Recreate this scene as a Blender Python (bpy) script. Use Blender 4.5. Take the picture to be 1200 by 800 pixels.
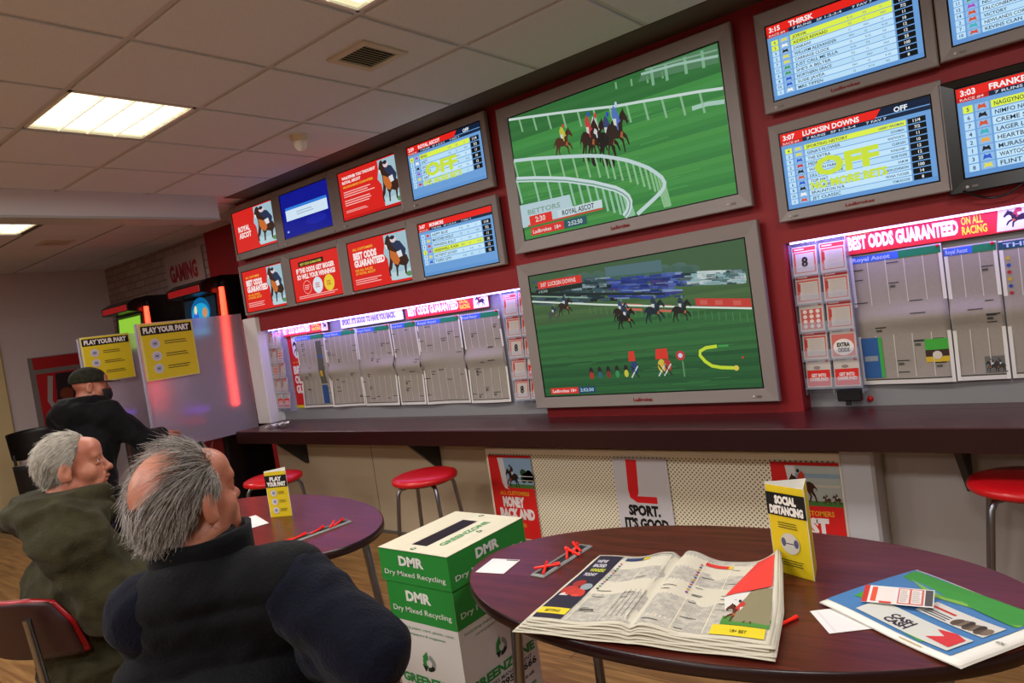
import bpy, math, random
import numpy as np
from mathutils import Vector, Matrix
random.seed(7)
PI = math.pi
C = bpy.context.scene.collection
SC = bpy.context.scene
for o in list(bpy.data.objects): bpy.data.objects.remove(o)

# ------------------------------------------------------------------ camera
F_PX, YAW, PITCH, ROLL = 825.73, math.radians(38.948), math.radians(-2.547), math.radians(-8.209)
CAM = Vector((0, 0, 1.48))
def cam_axes():
    cy, sy = math.cos(YAW), math.sin(YAW)
    fwd = Vector((-sy*math.cos(PITCH), cy*math.cos(PITCH), math.sin(PITCH)))
    right = Vector((cy, sy, 0)); up = right.cross(fwd)
    c, s = math.cos(ROLL), math.sin(ROLL)
    return c*right+s*up, -s*right+c*up, fwd
CR, CU, CF = cam_axes()
cd = bpy.data.cameras.new('camera'); cam = bpy.data.objects.new('camera', cd); C.objects.link(cam)
cam.matrix_world = Matrix(((CR.x, CU.x, -CF.x, CAM.x), (CR.y, CU.y, -CF.y, CAM.y), (CR.z, CU.z, -CF.z, CAM.z), (0, 0, 0, 1)))
cd.sensor_width = 36; cd.sensor_fit = 'HORIZONTAL'; cd.lens = F_PX/1200*36
cd.clip_start = .05
SC.camera = cam

# ------------------------------------------------------------------ world, exposure, lights
SC.view_settings.view_transform = 'Standard'; SC.view_settings.look = 'None'
SC.view_settings.exposure = 0.0; SC.view_settings.gamma = 1; SC.view_settings.use_curve_mapping = False
wd = bpy.data.worlds.new('world'); SC.world = wd; wd.use_nodes = True
wd.node_tree.nodes['Background'].inputs[0].default_value = (.35, .33, .32, 1)
wd.node_tree.nodes['Background'].inputs[1].default_value = .12
H = 2.66                      # ceiling height
YW = 3.36                     # wall behind the boards
GX, GY, TU, TV = -3.204, 1.270, .6006, .5806   # ceiling grid
LIGHT_TILES = [(-1, 0), (2, 0), (5, 0), (-1, -4), (2, -4), (5, -4), (-3, -4), (-1, -8), (3, -8)]
def area(name, loc, sx, sy, power, col, rot=(0, 0, 0), spread=PI):
    l = bpy.data.lights.new(name, 'AREA'); l.shape = 'RECTANGLE'; l.size = sx; l.size_y = sy
    l.energy = power; l.color = col; l.spread = spread
    o = bpy.data.objects.new(name, l); C.objects.link(o); o.location = loc; o.rotation_euler = rot
    return o
CEIL_POWER = 20
for i, j in LIGHT_TILES:
    area('ceiling_lamp', (GX+(i+.5)*TU, GY+(j+.5)*TV, H-.03), .52, .5, CEIL_POWER*(1.6 if j < -1 else 1), (1, .965, .935))
area('ceiling_lamp', (-6.33, 1.8, H-.03), .5, .5, CEIL_POWER*.9, (1, .95, .93))
# violet tubes above the display boards
LED = (.36, .27, 1.0)
area('board_tube_lamp', (-3.85, 3.285, 1.590), 2.6, .03, 5.6, LED, (math.radians(12), 0, 0))
area('board_tube_lamp', (-.18, 3.285, 1.590), 1.6, .03, 3.4, LED, (math.radians(12), 0, 0))

# ------------------------------------------------------------------ helpers
def W(px, py, x=None, y=None, z=None):
    d = CF + CR*((px-600)/F_PX) - CU*((py-400)/F_PX)
    if x is not None: t = (x-CAM.x)/d.x
    elif y is not None: t = (y-CAM.y)/d.y
    else: t = (z-CAM.z)/d.z
    return CAM + d*t
def lin(c):
    if isinstance(c, str):
        c = c.lstrip('#'); c = [int(c[i:i+2], 16)/255 for i in (0, 2, 4)]
    return tuple(x/12.92 if x <= .04045 else ((x+.055)/1.055)**2.4 for x in c[:3])
MATS = {}
def mat(name, col=None, rough=.5, metal=0, bump=None, spec=.5, coat=0, noise=None, emit=None, es=1, alpha=None, trans=0):
    """bump=(scale,strength); noise=(scale,colour2,stretch)"""
    if name in MATS: return MATS[name]
    m = bpy.data.materials.new(name); m.use_nodes = True; MATS[name] = m
    nt = m.node_tree; b = nt.nodes['Principled BSDF']
    c = lin(col) if col is not None else (.5, .5, .5)
    b.inputs['Base Color'].default_value = (*c, 1); m.diffuse_color = (*c, 1)
    b.inputs['Roughness'].default_value = rough; b.inputs['Metallic'].default_value = metal
    b.inputs['Specular IOR Level'].default_value = spec; b.inputs['Coat Weight'].default_value = coat
    b.inputs['Coat Roughness'].default_value = .1
    b.inputs['Transmission Weight'].default_value = trans
    if alpha is not None: b.inputs['Alpha'].default_value = alpha
    if emit is not None:
        b.inputs['Emission Color'].default_value = (*lin(emit), 1); b.inputs['Emission Strength'].default_value = es
    if noise or bump:
        tc = nt.nodes.new('ShaderNodeTexCoord')
    if noise:
        mp = nt.nodes.new('ShaderNodeMapping'); mp.inputs['Scale'].default_value = noise[2] if len(noise) > 2 else (1, 1, 1)
        nt.links.new(tc.outputs['Object'], mp.inputs['Vector'])
        n = nt.nodes.new('ShaderNodeTexNoise'); n.inputs['Scale'].default_value = noise[0]; n.inputs['Detail'].default_value = 5
        nt.links.new(mp.outputs[0], n.inputs['Vector'])
        r = nt.nodes.new('ShaderNodeValToRGB'); r.color_ramp.elements[0].position = .35; r.color_ramp.elements[1].position = .68
        r.color_ramp.elements[0].color = (*c, 1); r.color_ramp.elements[1].color = (*lin(noise[1]), 1)
        nt.links.new(n.outputs[0], r.inputs[0]); nt.links.new(r.outputs[0], b.inputs['Base Color'])
    if bump:
        n2 = nt.nodes.new('ShaderNodeTexNoise'); n2.inputs['Scale'].default_value = bump[0]; n2.inputs['Detail'].default_value = 4
        nt.links.new(tc.outputs['Object'], n2.inputs['Vector'])
        bp = nt.nodes.new('ShaderNodeBump'); bp.inputs['Strength'].default_value = bump[1]; bp.inputs['Distance'].default_value = .01
        nt.links.new(n2.outputs[0], bp.inputs['Height']); nt.links.new(bp.outputs[0], b.inputs['Normal'])
    return m
def ink(col):       # printed colour
    return mat('ink_'+col.strip('#'), col, rough=.55, spec=.3)
def lit(col, k=1.0):       # lit screen colour
    return mat('screen_%s_%d' % (col.strip('#'), int(k*100)), '#020202', rough=.5, spec=.15, emit=col, es=k)

class MB:
    def __init__(s): s.v = []; s.f = []; s.mi = []; s.mats = []; s.smooth = []
    def m(s, mt):
        if mt not in s.mats: s.mats.append(mt)
        return s.mats.index(mt)
    def add(s, vs, fs, mt, smooth=False, M=None):
        o = len(s.v); k = s.m(mt)
        if M is not None: vs = [M @ Vector(v) for v in vs]
        s.v += [tuple(v) for v in vs]
        for f in fs: s.f.append(tuple(i+o for i in f)); s.mi.append(k); s.smooth.append(smooth)
        return s
    def box(s, x0, y0, z0, x1, y1, z1, mt, bev=0, M=None):
        if bev <= 0:
            v = [(x0,y0,z0),(x1,y0,z0),(x1,y1,z0),(x0,y1,z0),(x0,y0,z1),(x1,y0,z1),(x1,y1,z1),(x0,y1,z1)]
            return s.add(v, [(3,2,1,0),(4,5,6,7),(0,1,5,4),(1,2,6,5),(2,3,7,6),(3,0,4,7)], mt, False, M)
        b = bev
        def ring(i, z): return [(x0+i,y0+b,z),(x0+b,y0+i,z),(x1-b,y0+i,z),(x1-i,y0+b,z),(x1-i,y1-b,z),(x1-b,y1-i,z),(x0+b,y1-i,z),(x0+i,y1-b,z)]
        v = ring(b*.9, z0)+ring(0, z0+b)+ring(0, z1-b)+ring(b*.9, z1)
        f = [tuple(range(7, -1, -1)), tuple(range(24, 32))]
        for k in range(3):
            for i in range(8):
                j = (i+1) % 8; f.append((k*8+i, k*8+j, k*8+8+j, k*8+8+i))
        return s.add(v, f, mt, False, M)
    def prism(s, pts, z0, z1, mt, M=None, mside=None):
        n = len(pts); v = [(p[0], p[1], z0) for p in pts]+[(p[0], p[1], z1) for p in pts]
        s.add(v, [tuple(range(n-1, -1, -1)), tuple(range(n, 2*n))], mt, False, M)
        return s.add(v, [(i, (i+1) % n, n+(i+1) % n, n+i) for i in range(n)], mside or mt, n > 16, M)
    def tube(s, path, r, mt, n=10, M=None, cap=True):
        P = [Vector(p) for p in path]; vs = []; fs = []
        up = Vector((0, 0, 1)); prev = None
        for i, p in enumerate(P):
            t = (P[min(i+1, len(P)-1)]-P[max(i-1, 0)]).normalized()
            a = prev if prev is not None else (up if abs(t.z) < .9 else Vector((1, 0, 0)))
            a = (a-t*a.dot(t)).normalized(); b = t.cross(a); prev = a
            rr = r[i] if isinstance(r, (list, tuple)) else r
            vs += [p+(a*math.cos(2*PI*k/n)+b*math.sin(2*PI*k/n))*rr for k in range(n)]
        for i in range(len(P)-1):
            for k in range(n): fs.append((i*n+k, i*n+(k+1) % n, (i+1)*n+(k+1) % n, (i+1)*n+k))
        s.add(vs, fs, mt, True, M)
        if cap:
            s.add(vs[:n], [tuple(range(n-1, -1, -1))], mt, False, M); s.add(vs[-n:], [tuple(range(n))], mt, False, M)
        return s
    def lathe(s, prof, mt, n=32, M=None, sx=1, sy=1):
        vs = []; fs = []
        for r, z in prof: vs += [(r*sx*math.cos(2*PI*k/n), r*sy*math.sin(2*PI*k/n), z) for k in range(n)]
        for i in range(len(prof)-1):
            for k in range(n): fs.append((i*n+k, i*n+(k+1) % n, (i+1)*n+(k+1) % n, (i+1)*n+k))
        return s.add(vs, fs, mt, True, M)
    def grid(s, fn, nu, nv, mt, M=None, thick=None, smooth=True):
        """fn(u,v)->Vector ; optional thickness along normals (approx)"""
        top = [[Vector(fn(i/nu, j/nv)) for i in range(nu+1)] for j in range(nv+1)]
        vs = [p for row in top for p in row]
        fs = [(j*(nu+1)+i, j*(nu+1)+i+1, (j+1)*(nu+1)+i+1, (j+1)*(nu+1)+i) for j in range(nv) for i in range(nu)]
        if thick:
            n0 = len(vs); bot = []
            for j in range(nv+1):
                for i in range(nu+1):
                    du = top[j][min(i+1, nu)]-top[j][max(i-1, 0)]; dv = top[min(j+1, nv)][i]-top[max(j-1, 0)][i]
                    nn = du.cross(dv)
                    nn = nn.normalized() if nn.length > 1e-12 else Vector((0, 0, 1))
                    bot.append(top[j][i]-nn*thick)
            vs = vs+bot; fs2 = [tuple(reversed([k+n0 for k in f])) for f in fs]
            bd = [i for i in range(nu)]+[j*(nu+1)+nu for j in range(nv)]+[nv*(nu+1)+i for i in range(nu, 0, -1)]+[j*(nu+1) for j in range(nv, 0, -1)]
            sd = [(bd[(k+1) % len(bd)], bd[k], bd[k]+n0, bd[(k+1) % len(bd)]+n0) for k in range(len(bd))]
            fs = fs+fs2+sd
        return s.add(vs, fs, mt, smooth, M)
    def build(s, name, parent=None, loc=None, rot=None):
        me = bpy.data.meshes.new(name); me.from_pydata(s.v, [], s.f)
        for m_ in s.mats: me.materials.append(m_)
        me.polygons.foreach_set('material_index', s.mi); me.polygons.foreach_set('use_smooth', s.smooth)
        me.update()
        o = bpy.data.objects.new(name, me); C.objects.link(o)
        if parent is not None: o.parent = parent
        if loc is not None: o.location = loc
        if rot is not None: o.rotation_euler = rot
        return o
def tag(o, label=None, cat=None, group=None, kind=None):
    if label: o['label'] = label
    if cat: o['category'] = cat
    if group: o['group'] = group
    if kind: o['kind'] = kind
    return o
def thing(name, label, cat, loc=(0, 0, 0), rot=(0, 0, 0), group=None):
    o = bpy.data.objects.new(name, None); C.objects.link(o); o.empty_display_size = .1
    o.location = loc; o.rotation_euler = rot if isinstance(rot, (tuple, list)) else (0, 0, rot)
    return tag(o, label, cat, group)
def dup(root, loc=None, rot=None, label=None):
    r = root.copy(); C.objects.link(r)
    if loc is not None: r.location = loc
    if rot is not None: r.rotation_euler = rot if isinstance(rot, (tuple, list)) else (0, 0, rot)
    if label: r['label'] = label
    for ch in list(root.children):
        c = ch.copy(); C.objects.link(c); c.parent = r
        for g in list(ch.children):
            d = g.copy(); C.objects.link(d); d.parent = c
    return r
def struct(name, mb, **k):
    o = mb.build(name, **k); o['kind'] = 'structure'; return o

TXT = {}
def glyphs(s, bold):
    k = (s, bold)
    if k in TXT: return TXT[k]
    cu = bpy.data.curves.new('t', 'FONT'); cu.body = s; cu.size = 1; cu.offset = bold; cu.resolution_u = 2; cu.fill_mode = 'FRONT'
    ob = bpy.data.objects.new('t', cu); C.objects.link(ob)
    dg = bpy.context.evaluated_depsgraph_get()
    me = bpy.data.meshes.new_from_object(ob.evaluated_get(dg))
    vs = [(v.co.x, v.co.y) for v in me.vertices]; fs = [tuple(p.vertices) for p in me.polygons]
    bpy.data.objects.remove(ob); bpy.data.curves.remove(cu); bpy.data.meshes.remove(me)
    TXT[k] = (vs, fs); return TXT[k]
class G(MB):
    """flat printed or lit artwork in metres: x right, y up, z out of the surface"""
    def __init__(s, lit_k=None, dz=.0005, warp=None): super().__init__(); s.k = lit_k; s.dz = dz; s.warp = warp
    def c(s, col):
        if not isinstance(col, str): return col
        if getattr(s, 'wash', 0):
            k = s.wash; a = [int(col[i:i+2], 16) for i in (1, 3, 5)]; col = '#%02x%02x%02x' % tuple(int(v*(1-k)+b*k) for v, b in zip(a, (96, 104, 100)))
        return lit(col, s.k) if s.k else ink(col)
    def put(s, vs, fs, col, L):
        v = [(x, y, L*s.dz) for x, y in vs]
        if s.warp: v = [s.warp(*p) for p in v]
        s.add(v, fs, s.c(col))
        return s
    def base(s, x0, y0, x1, y1, col, t=.003):
        s.box(x0, y0, -t, x1, y1, 0, s.c(col)); return s
    def rect(s, x0, y0, x1, y1, col, L=1, n=1, skew=0):
        if n == 1: return s.put([(x0, y0), (x1, y0), (x1+skew, y1), (x0+skew, y1)], [(0, 1, 2, 3)], col, L)
        vs = [(x0+(x1-x0)*i/n, y) for y in (y0, y0+(y1-y0)/3, y0+(y1-y0)*2/3, y1) for i in range(n+1)]
        return s.put(vs, [(j*(n+1)+i, j*(n+1)+i+1, (j+1)*(n+1)+i+1, (j+1)*(n+1)+i) for i in range(n) for j in range(3)], col, L)
    def poly(s, pts, col, L=1): return s.put(pts, [tuple(range(len(pts)))], col, L)
    def disc(s, x, y, r, col, L=1, n=20, ry=None, a0=0, a1=2*PI):
        ry = ry or r
        return s.poly([(x+r*math.cos(a0+(a1-a0)*i/n), y+ry*math.sin(a0+(a1-a0)*i/n)) for i in range(n+(a1-a0 < 6))], col, L)
    def ring(s, x, y, r, r2, col, L=1, n=24, a0=0, a1=2*PI):
        vs = []
        for i in range(n+1):
            a = a0+(a1-a0)*i/n; vs += [(x+r*math.cos(a), y+r*math.sin(a)), (x+r2*math.cos(a), y+r2*math.sin(a))]
        return s.put(vs, [(2*i, 2*i+2, 2*i+3, 2*i+1) for i in range(n)], col, L)
    def path(s, pts, w, col, L=1):
        vs = []
        for i, p in enumerate(pts):
            a = pts[max(i-1, 0)]; b = pts[min(i+1, len(pts)-1)]; dx, dy = b[0]-a[0], b[1]-a[1]; l = math.hypot(dx, dy) or 1
            ww = w[i] if isinstance(w, (list, tuple)) else w
            vs += [(p[0]-dy/l*ww/2, p[1]+dx/l*ww/2), (p[0]+dy/l*ww/2, p[1]-dx/l*ww/2)]
        return s.put(vs, [(2*i+1, 2*i+3, 2*i+2, 2*i) for i in range(len(pts)-1)], col, L)
    def text(s, t, x, y, h, col, L=2, w=None, al='l', bold=.02, skew=0):
        vs, fs = glyphs(t, bold)
        if not vs: return s
        x0 = min(v[0] for v in vs); x1 = max(v[0] for v in vs); sy = h/.70; sx = sy if w is None else w/(x1-x0)
        ww = (x1-x0)*sx; ox = {'l': 0, 'c': -ww/2, 'r': -ww}[al]
        return s.put([(x+ox+(a-x0)*sx+skew*b*sy, y+b*sy) for a, b in vs], fs, col, L)
    def lines(s, x0, y0, x1, y1, n, col, L=2, fill=.45, rag=.25):
        for i in range(n):
            yy = y1-(y1-y0)*(i+.5)/n; hh = (y1-y0)/n*fill
            s.rect(x0, yy-hh/2, x1-(x1-x0)*random.random()*rag, yy+hh/2, col, L)
        return s
HORSE = [(0,.60),(.04,.70),(.12,.80),(.17,.90),(.20,.84),(.28,.80),(.40,.66),(.60,.64),(.76,.66),(.88,.60),(.99,.46),(1.0,.36),(.94,.46),(.88,.46),(.86,.38),(.93,.24),(.97,.06),(.92,.04),(.88,.20),(.76,.34),(.80,.22),(.72,.04),(.68,.06),(.74,.22),(.66,.36),(.45,.34),(.34,.26),(.30,.06),(.25,.05),(.27,.28),(.32,.38),(.18,.30),(.10,.16),(.06,.19),(.13,.36),(.27,.46),(.25,.60),(.18,.66),(.10,.62),(.05,.55)]
def horse(g, x, y, w, h, body='#5a2d17', silk='#c0392b', cap='#20306a', L=2, flip=False, dark='#1d120d'):
    T = lambda p: (x+w*(1-p[0] if flip else p[0]), y+h*p[1])
    P = [T(p) for p in HORSE]
    if flip: P = P[::-1]
    g.poly(P, body, L)
    q = [(.30,.66),(.42,.90),(.52,.98),(.62,.86),(.60,.70),(.50,.62),(.46,.50),(.42,.50),(.42,.62)]
    P = [T(p) for p in q]
    g.poly(P[::-1] if flip else P, silk, L+1)
    g.disc(*T((.40, .98)), w*.055, cap, L+2, 10, h*.06)
    q = [(.46,.72),(.60,.74),(.58,.62),(.48,.58)]
    P = [T(p) for p in q]; g.poly(P[::-1] if flip else P, '#d8d8d8' , L+2)
    q = [(.26,.44),(.34,.46),(.40,.36),(.30,.32)]
    P = [T(p) for p in q]; g.poly(P[::-1] if flip else P, '#a85a28', L+1)
    q = [(.20,.84),(.28,.80),(.38,.68),(.33,.68),(.24,.76)]
    P = [T(p) for p in q]; g.poly(P[::-1] if flip else P, dark, L+1)

# ------------------------------------------------------------------ materials
M_GREY = mat('bezel_grey', '#8e8480', rough=.42, spec=.4)
M_GREYD = mat('casing_dark', '#2a2625', rough=.6)
M_BLACK = mat('black_plastic', '#0b0b0c', rough=.3)
M_CHROME = mat('chrome', '#b9bcc2', rough=.18, metal=1)
M_STEEL = mat('grey_tube', '#8b8e96', rough=.3, metal=1)
M_RED = mat('red_wall_paint', '#8f0b13', rough=.6, bump=(300, .05))
M_CREAM = mat('cream_wall', '#c9bba3', rough=.6, bump=(60, .05))
M_BOARD = mat('board_grey', '#8d8c8f', rough=.5)
M_WHITE = mat('white_gloss', '#e4e2df', rough=.35)
M_REDV = mat('red_vinyl', '#c8141c', rough=.28, spec=.5, bump=(40, .04))
M_PAPER = mat('paper', '#e9e6dc', rough=.7)
M_PEN = mat('red_pen_plastic', '#ff2a1c', rough=.3)
def wood_mat(name, c1, c2, rough, coat, scale=(1, 12, 12), freq=3.0, gap=None):
    if name in MATS: return MATS[name]
    m = mat(name, c1, rough=rough, coat=coat); nt = m.node_tree; b = nt.nodes['Principled BSDF']
    tc = nt.nodes.new('ShaderNodeTexCoord'); mp = nt.nodes.new('ShaderNodeMapping'); mp.inputs['Scale'].default_value = scale
    n = nt.nodes.new('ShaderNodeTexNoise'); n.inputs['Scale'].default_value = freq; n.inputs['Detail'].default_value = 8; n.inputs['Distortion'].default_value = .8
    r = nt.nodes.new('ShaderNodeValToRGB'); r.color_ramp.elements[0].position = .38; r.color_ramp.elements[1].position = .64
    r.color_ramp.elements[0].color = (*lin(c1), 1); r.color_ramp.elements[1].color = (*lin(c2), 1)
    nt.links.new(tc.outputs['Object'], mp.inputs[0]); nt.links.new(mp.outputs[0], n.inputs['Vector']); nt.links.new(n.outputs[0], r.inputs[0])
    out = r.outputs[0]
    if gap:
        br = nt.nodes.new('ShaderNodeTexBrick'); br.offset = .37; br.inputs['Scale'].default_value = 1
        br.inputs['Brick Width'].default_value = gap[0]; br.inputs['Row Height'].default_value = gap[1]; br.inputs['Mortar Size'].default_value = .0022
        br.inputs['Color1'].default_value = (1, 1, 1, 1); br.inputs['Color2'].default_value = (.72, .70, .66, 1); br.inputs['Mortar'].default_value = (.25, .2, .17, 1)
        nt.links.new(tc.outputs['Object'], br.inputs['Vector'])
        mx = nt.nodes.new('ShaderNodeMix'); mx.data_type = 'RGBA'; mx.blend_type = 'MULTIPLY'; mx.inputs[0].default_value = 1
        nt.links.new(out, mx.inputs[6]); nt.links.new(br.outputs[0], mx.inputs[7]); out = mx.outputs[2]
    nt.links.new(out, b.inputs['Base Color'])
    return m
M_MAHOG = wood_mat('mahogany_laminate', '#45170f', '#5e241a', .30, .04, (2, 30, 30), 2.0)
M_MAHOG.node_tree.nodes['Principled BSDF'].inputs['Specular IOR Level'].default_value = .38
M_MAHOGE = mat('mahogany_edge', '#22090c', rough=.3)
M_COUNTER = wood_mat('counter_laminate', '#3a141a', '#4c1c20', .3, .2, (1, 25, 25), 2.0)
M_FLOOR = wood_mat('oak_laminate', '#8c6236', '#b58850', .38, .1, (1.2, 14, 1), 2.2, gap=(1.3, .19))
def newsprint(nm, c1, c2, cm, pos=(.42, .6)):
    m = mat(nm, '#cfcac0', rough=.8); nt = m.node_tree; b = nt.nodes['Principled BSDF']
    tc = nt.nodes.new('ShaderNodeTexCoord')
    br = nt.nodes.new('ShaderNodeTexBrick'); br.offset = .5; br.offset_frequency = 2
    br.inputs['Scale'].default_value = 1; br.inputs['Brick Width'].default_value = .0105; br.inputs['Row Height'].default_value = .0042; br.inputs['Mortar Size'].default_value = .0011
    br.inputs['Color1'].default_value = (c1, c1*.97, c1*.93, 1); br.inputs['Color2'].default_value = (c2, c2*.97, c2*.93, 1); br.inputs['Mortar'].default_value = (*lin(cm), 1)
    n = nt.nodes.new('ShaderNodeTexNoise'); n.inputs['Scale'].default_value = 55; n.inputs['Detail'].default_value = 3
    r = nt.nodes.new('ShaderNodeValToRGB'); r.color_ramp.elements[0].position = pos[0]; r.color_ramp.elements[1].position = pos[1]
    mx = nt.nodes.new('ShaderNodeMix'); mx.data_type = 'RGBA'; mx.inputs[7].default_value = (*lin(cm), 1)
    nt.links.new(tc.outputs['Object'], br.inputs['Vector']); nt.links.new(tc.outputs['Object'], n.inputs['Vector'])
    nt.links.new(n.outputs[0], r.inputs[0]); nt.links.new(r.outputs[0], mx.inputs[0]); nt.links.new(br.outputs[0], mx.inputs[6]); nt.links.new(mx.outputs[2], b.inputs['Base Color'])
    return m
M_NEWS = newsprint('newsprint', .17, .28, '#bcb7a9')
M_NEWSW = newsprint('newsprint_racing', .25, .30, '#a3988a', (.30, .9))
ROT_WALL = (PI/2, 0, 0)          # artwork faces the shop (-y)
ROT_END = (PI/2, 0, PI/2)        # artwork faces +x
def art(name, g, label=None, cat=None, loc=(0, 0, 0), rot=ROT_WALL, parent=None, group=None, kind=None):
    o = g.build(name, parent, loc, rot)
    if parent is None or label: tag(o, label, cat, group, kind)
    return o
# ================================================================== ROOM
XL, XR, YF = -9.0, 3.2, -4.2
struct('floor', MB().box(XL-3, YF, -.06, XR, 3.8, 0, M_FLOOR))
M_CEIL = mat('ceiling_tile', '#dde3ee', rough=.85, noise=(220, '#d3d9e4'), bump=(400, .08))
M_TBAR = mat('ceiling_t_bar', '#c6c8cf', rough=.5); M_TSH = mat('ceiling_tile_rebate', '#5f564f', rough=.8)
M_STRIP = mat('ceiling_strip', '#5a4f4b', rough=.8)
struct('ceiling', MB().box(XL-3, YF, H+.012, XR, 3.8, H+.1, M_CEIL))
# suspended grid: rebated tiles standing proud around the T bars
g = MB(); xs = [GX+TU*i for i in range(-3, 11)]; ys = [GY+TV*j for j in range(-9, 4)]
skip = set(LIGHT_TILES)
for i in range(-3, 10):
    for j in range(-9, 3):
        if (i, j) in skip: continue
        x0, x1, y0, y1 = GX+TU*i+.015, GX+TU*(i+1)-.015, GY+TV*j+.015, GY+TV*(j+1)-.015
        g.box(x0, y0, H-.007, x1, y1, H+.013, M_CEIL, .003)
for x in xs: g.box(x-.012, YF, H+.001, x+.012, 3.3, H+.006, M_TBAR)
for y in ys: g.box(-5.08, y-.012, H+.0005, XR, y+.012, H+.0055, M_TBAR)
struct('ceiling_grid', g)
g = MB()
for j in range(-9, 3):
    y = 2.12+.6*j
    for i in range(6):
        if j == -1 and i == 1: continue
        x1_ = -5.32-.655*i-.01; g.box(max(XL, x1_-.643), y+.012, H-.006, x1_, y+.588, H+.013, M_CEIL)
for j in range(-9, 4): g.box(XL, 2.12+.6*j-.012, H+.001, -5.3, 2.12+.6*j+.012, H+.006, M_TSH)  # bars coloured dark brown to stand in for shade in the tile gaps
struct('ceiling_grid', g)
struct('ceiling_edge_row', MB().box(-5.08, 3.014, H-.004, XR, 3.25, H+.012, M_STRIP))  # last part row of the ceiling by the wall, in a darker brown
M_BEAM = mat('beam_paint', '#e2e2e8', rough=.5)
g = MB().box(-5.30, YF, H-.158, -5.085, 2.955, H+.012, M_BEAM).box(-5.31, YF, H-.172, -5.075, 2.955, H-.157, mat('beam_trim', '#b4babc', rough=.5))
struct('trim_2', g)
# main wall: board backs, red fascia, red column, panels under the counter
BT = 1.60
M_PANEL = mat('under_counter_panel', '#b9a78c', rough=.6, bump=(30, .03))
M_PANELR = mat('under_counter_panel_right', '#b3aeab', rough=.6)
struct('wall_back', MB().box(-5.5, YW, 0, XR, YW+.1, H+.05, M_BOARD))
g = MB()
g.box(-5.42, 3.25, BT, XR, YW, H+.01, M_RED)
g.box(-2.44, 3.25, .836, -1.004, YW, BT, M_RED)
struct('wall_fascia', g)
g = MB().box(-5.32, 3.27, 0, -2.86, YW, .80, M_PANEL)
g.box(-.70, 3.27, 0, XR, YW, .80, M_PANELR)
g.box(-2.86, 3.29, 0, -.7, YW, .80, M_CREAM)
for x in (-4.1, ): g.box(x-.002, 3.2685, 0, x+.002, 3.272, .8, M_TSH)
struct('wall_panel', g)
struct('baseboard_back', MB().box(-5.32, 3.255, 0, -2.86, 3.27, .02, M_TSH).box(-.70, 3.255, 0, XR, 3.27, .02, M_TSH))
struct('wall_post', MB().box(-5.44, 3.21, .835, -5.25, YW, 1.72, M_WHITE, .006))
struct('wall_post', MB().box(-.848, 3.12, 0, -.715, YW, .735, mat('boxing_paint', '#c3c3c8', rough=.45), .012))
# gaming alcove
M_GWALL = mat('gaming_wall', '#b39c98', rough=.7)
nt = M_GWALL.node_tree; tcn = nt.nodes.new('ShaderNodeTexCoord'); brn = nt.nodes.new('ShaderNodeTexBrick'); mpn = nt.nodes.new('ShaderNodeMapping'); mpn.inputs['Rotation'].default_value = (PI/2, 0, 0)
brn.inputs['Scale'].default_value = 1; brn.inputs['Brick Width'].default_value = .22; brn.inputs['Row Height'].default_value = .075; brn.inputs['Mortar Size'].default_value = .008
for k, cc in (('Color1', '#a88f8a'), ('Color2', '#957c78'), ('Mortar', '#7f6966')): brn.inputs[k].default_value = (*lin(cc), 1)
nt.links.new(tcn.outputs['Object'], mpn.inputs[0]); nt.links.new(mpn.outputs[0], brn.inputs['Vector']); nt.links.new(brn.outputs[0], nt.nodes['Principled BSDF'].inputs['Base Color'])
struct('wall_gaming', MB().box(XL-.1, 3.65, 0, -5.42, 3.75, H+.05, M_GWALL).box(-5.5, YW-.02, 0, -5.42, 3.65, H+.05, M_RED))
struct('wall_panel', MB().box(-6.6, 3.635, 0, -5.5, 3.65, H, M_RED))
struct('wall_left', MB().box(XL-.1, 2.42, 0, XL, 3.65, H+.05, mat('end_wall', '#c9bbbd', rough=.7)))
struct('wall_pillar', MB().box(XL-.1, 2.13, 0, XL+.05, 2.47, H+.05, mat('pillar_paint', '#cdb98a', rough=.6), .02))
struct('wall_left', MB().box(XL-2.2, YF, 0, XL-2.1, 2.42, H+.05, mat('far_wall', '#8a7262', rough=.8)))
struct('wall_right', MB().box(XR, YF, 0, XR+.1, 3.8, H+.05, M_CREAM))
struct('wall_front', MB().box(XL-3, YF-.1, 0, XR, YF, H+.05, mat('front_wall', '#9a8f86', rough=.8)))

t = thing('dark_cabinet', 'dark low cabinet beyond the cream pillar at the far left', 'cabinet', (XL-1.2, 1.2, 0))
MB().box(-.3, -.6, .04, .3, .6, 1.05, mat('cabinet_dark', '#1c1a18', rough=.4), .01).box(-.27, -.57, 0, .27, .57, .04, M_BLACK).build('body', t)
for s in (-1, 0): MB().box(.300, s*.59+.01, .08, .316, s*.59+.57, 1.0, mat('cabinet_door_dark', '#262320', rough=.4), .003).build('door', t)
MB().box(-.32, -.62, 1.05, .32, .62, 1.09, mat('cabinet_top', '#3a2a24', rough=.3), .005).build('top', t)
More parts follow.
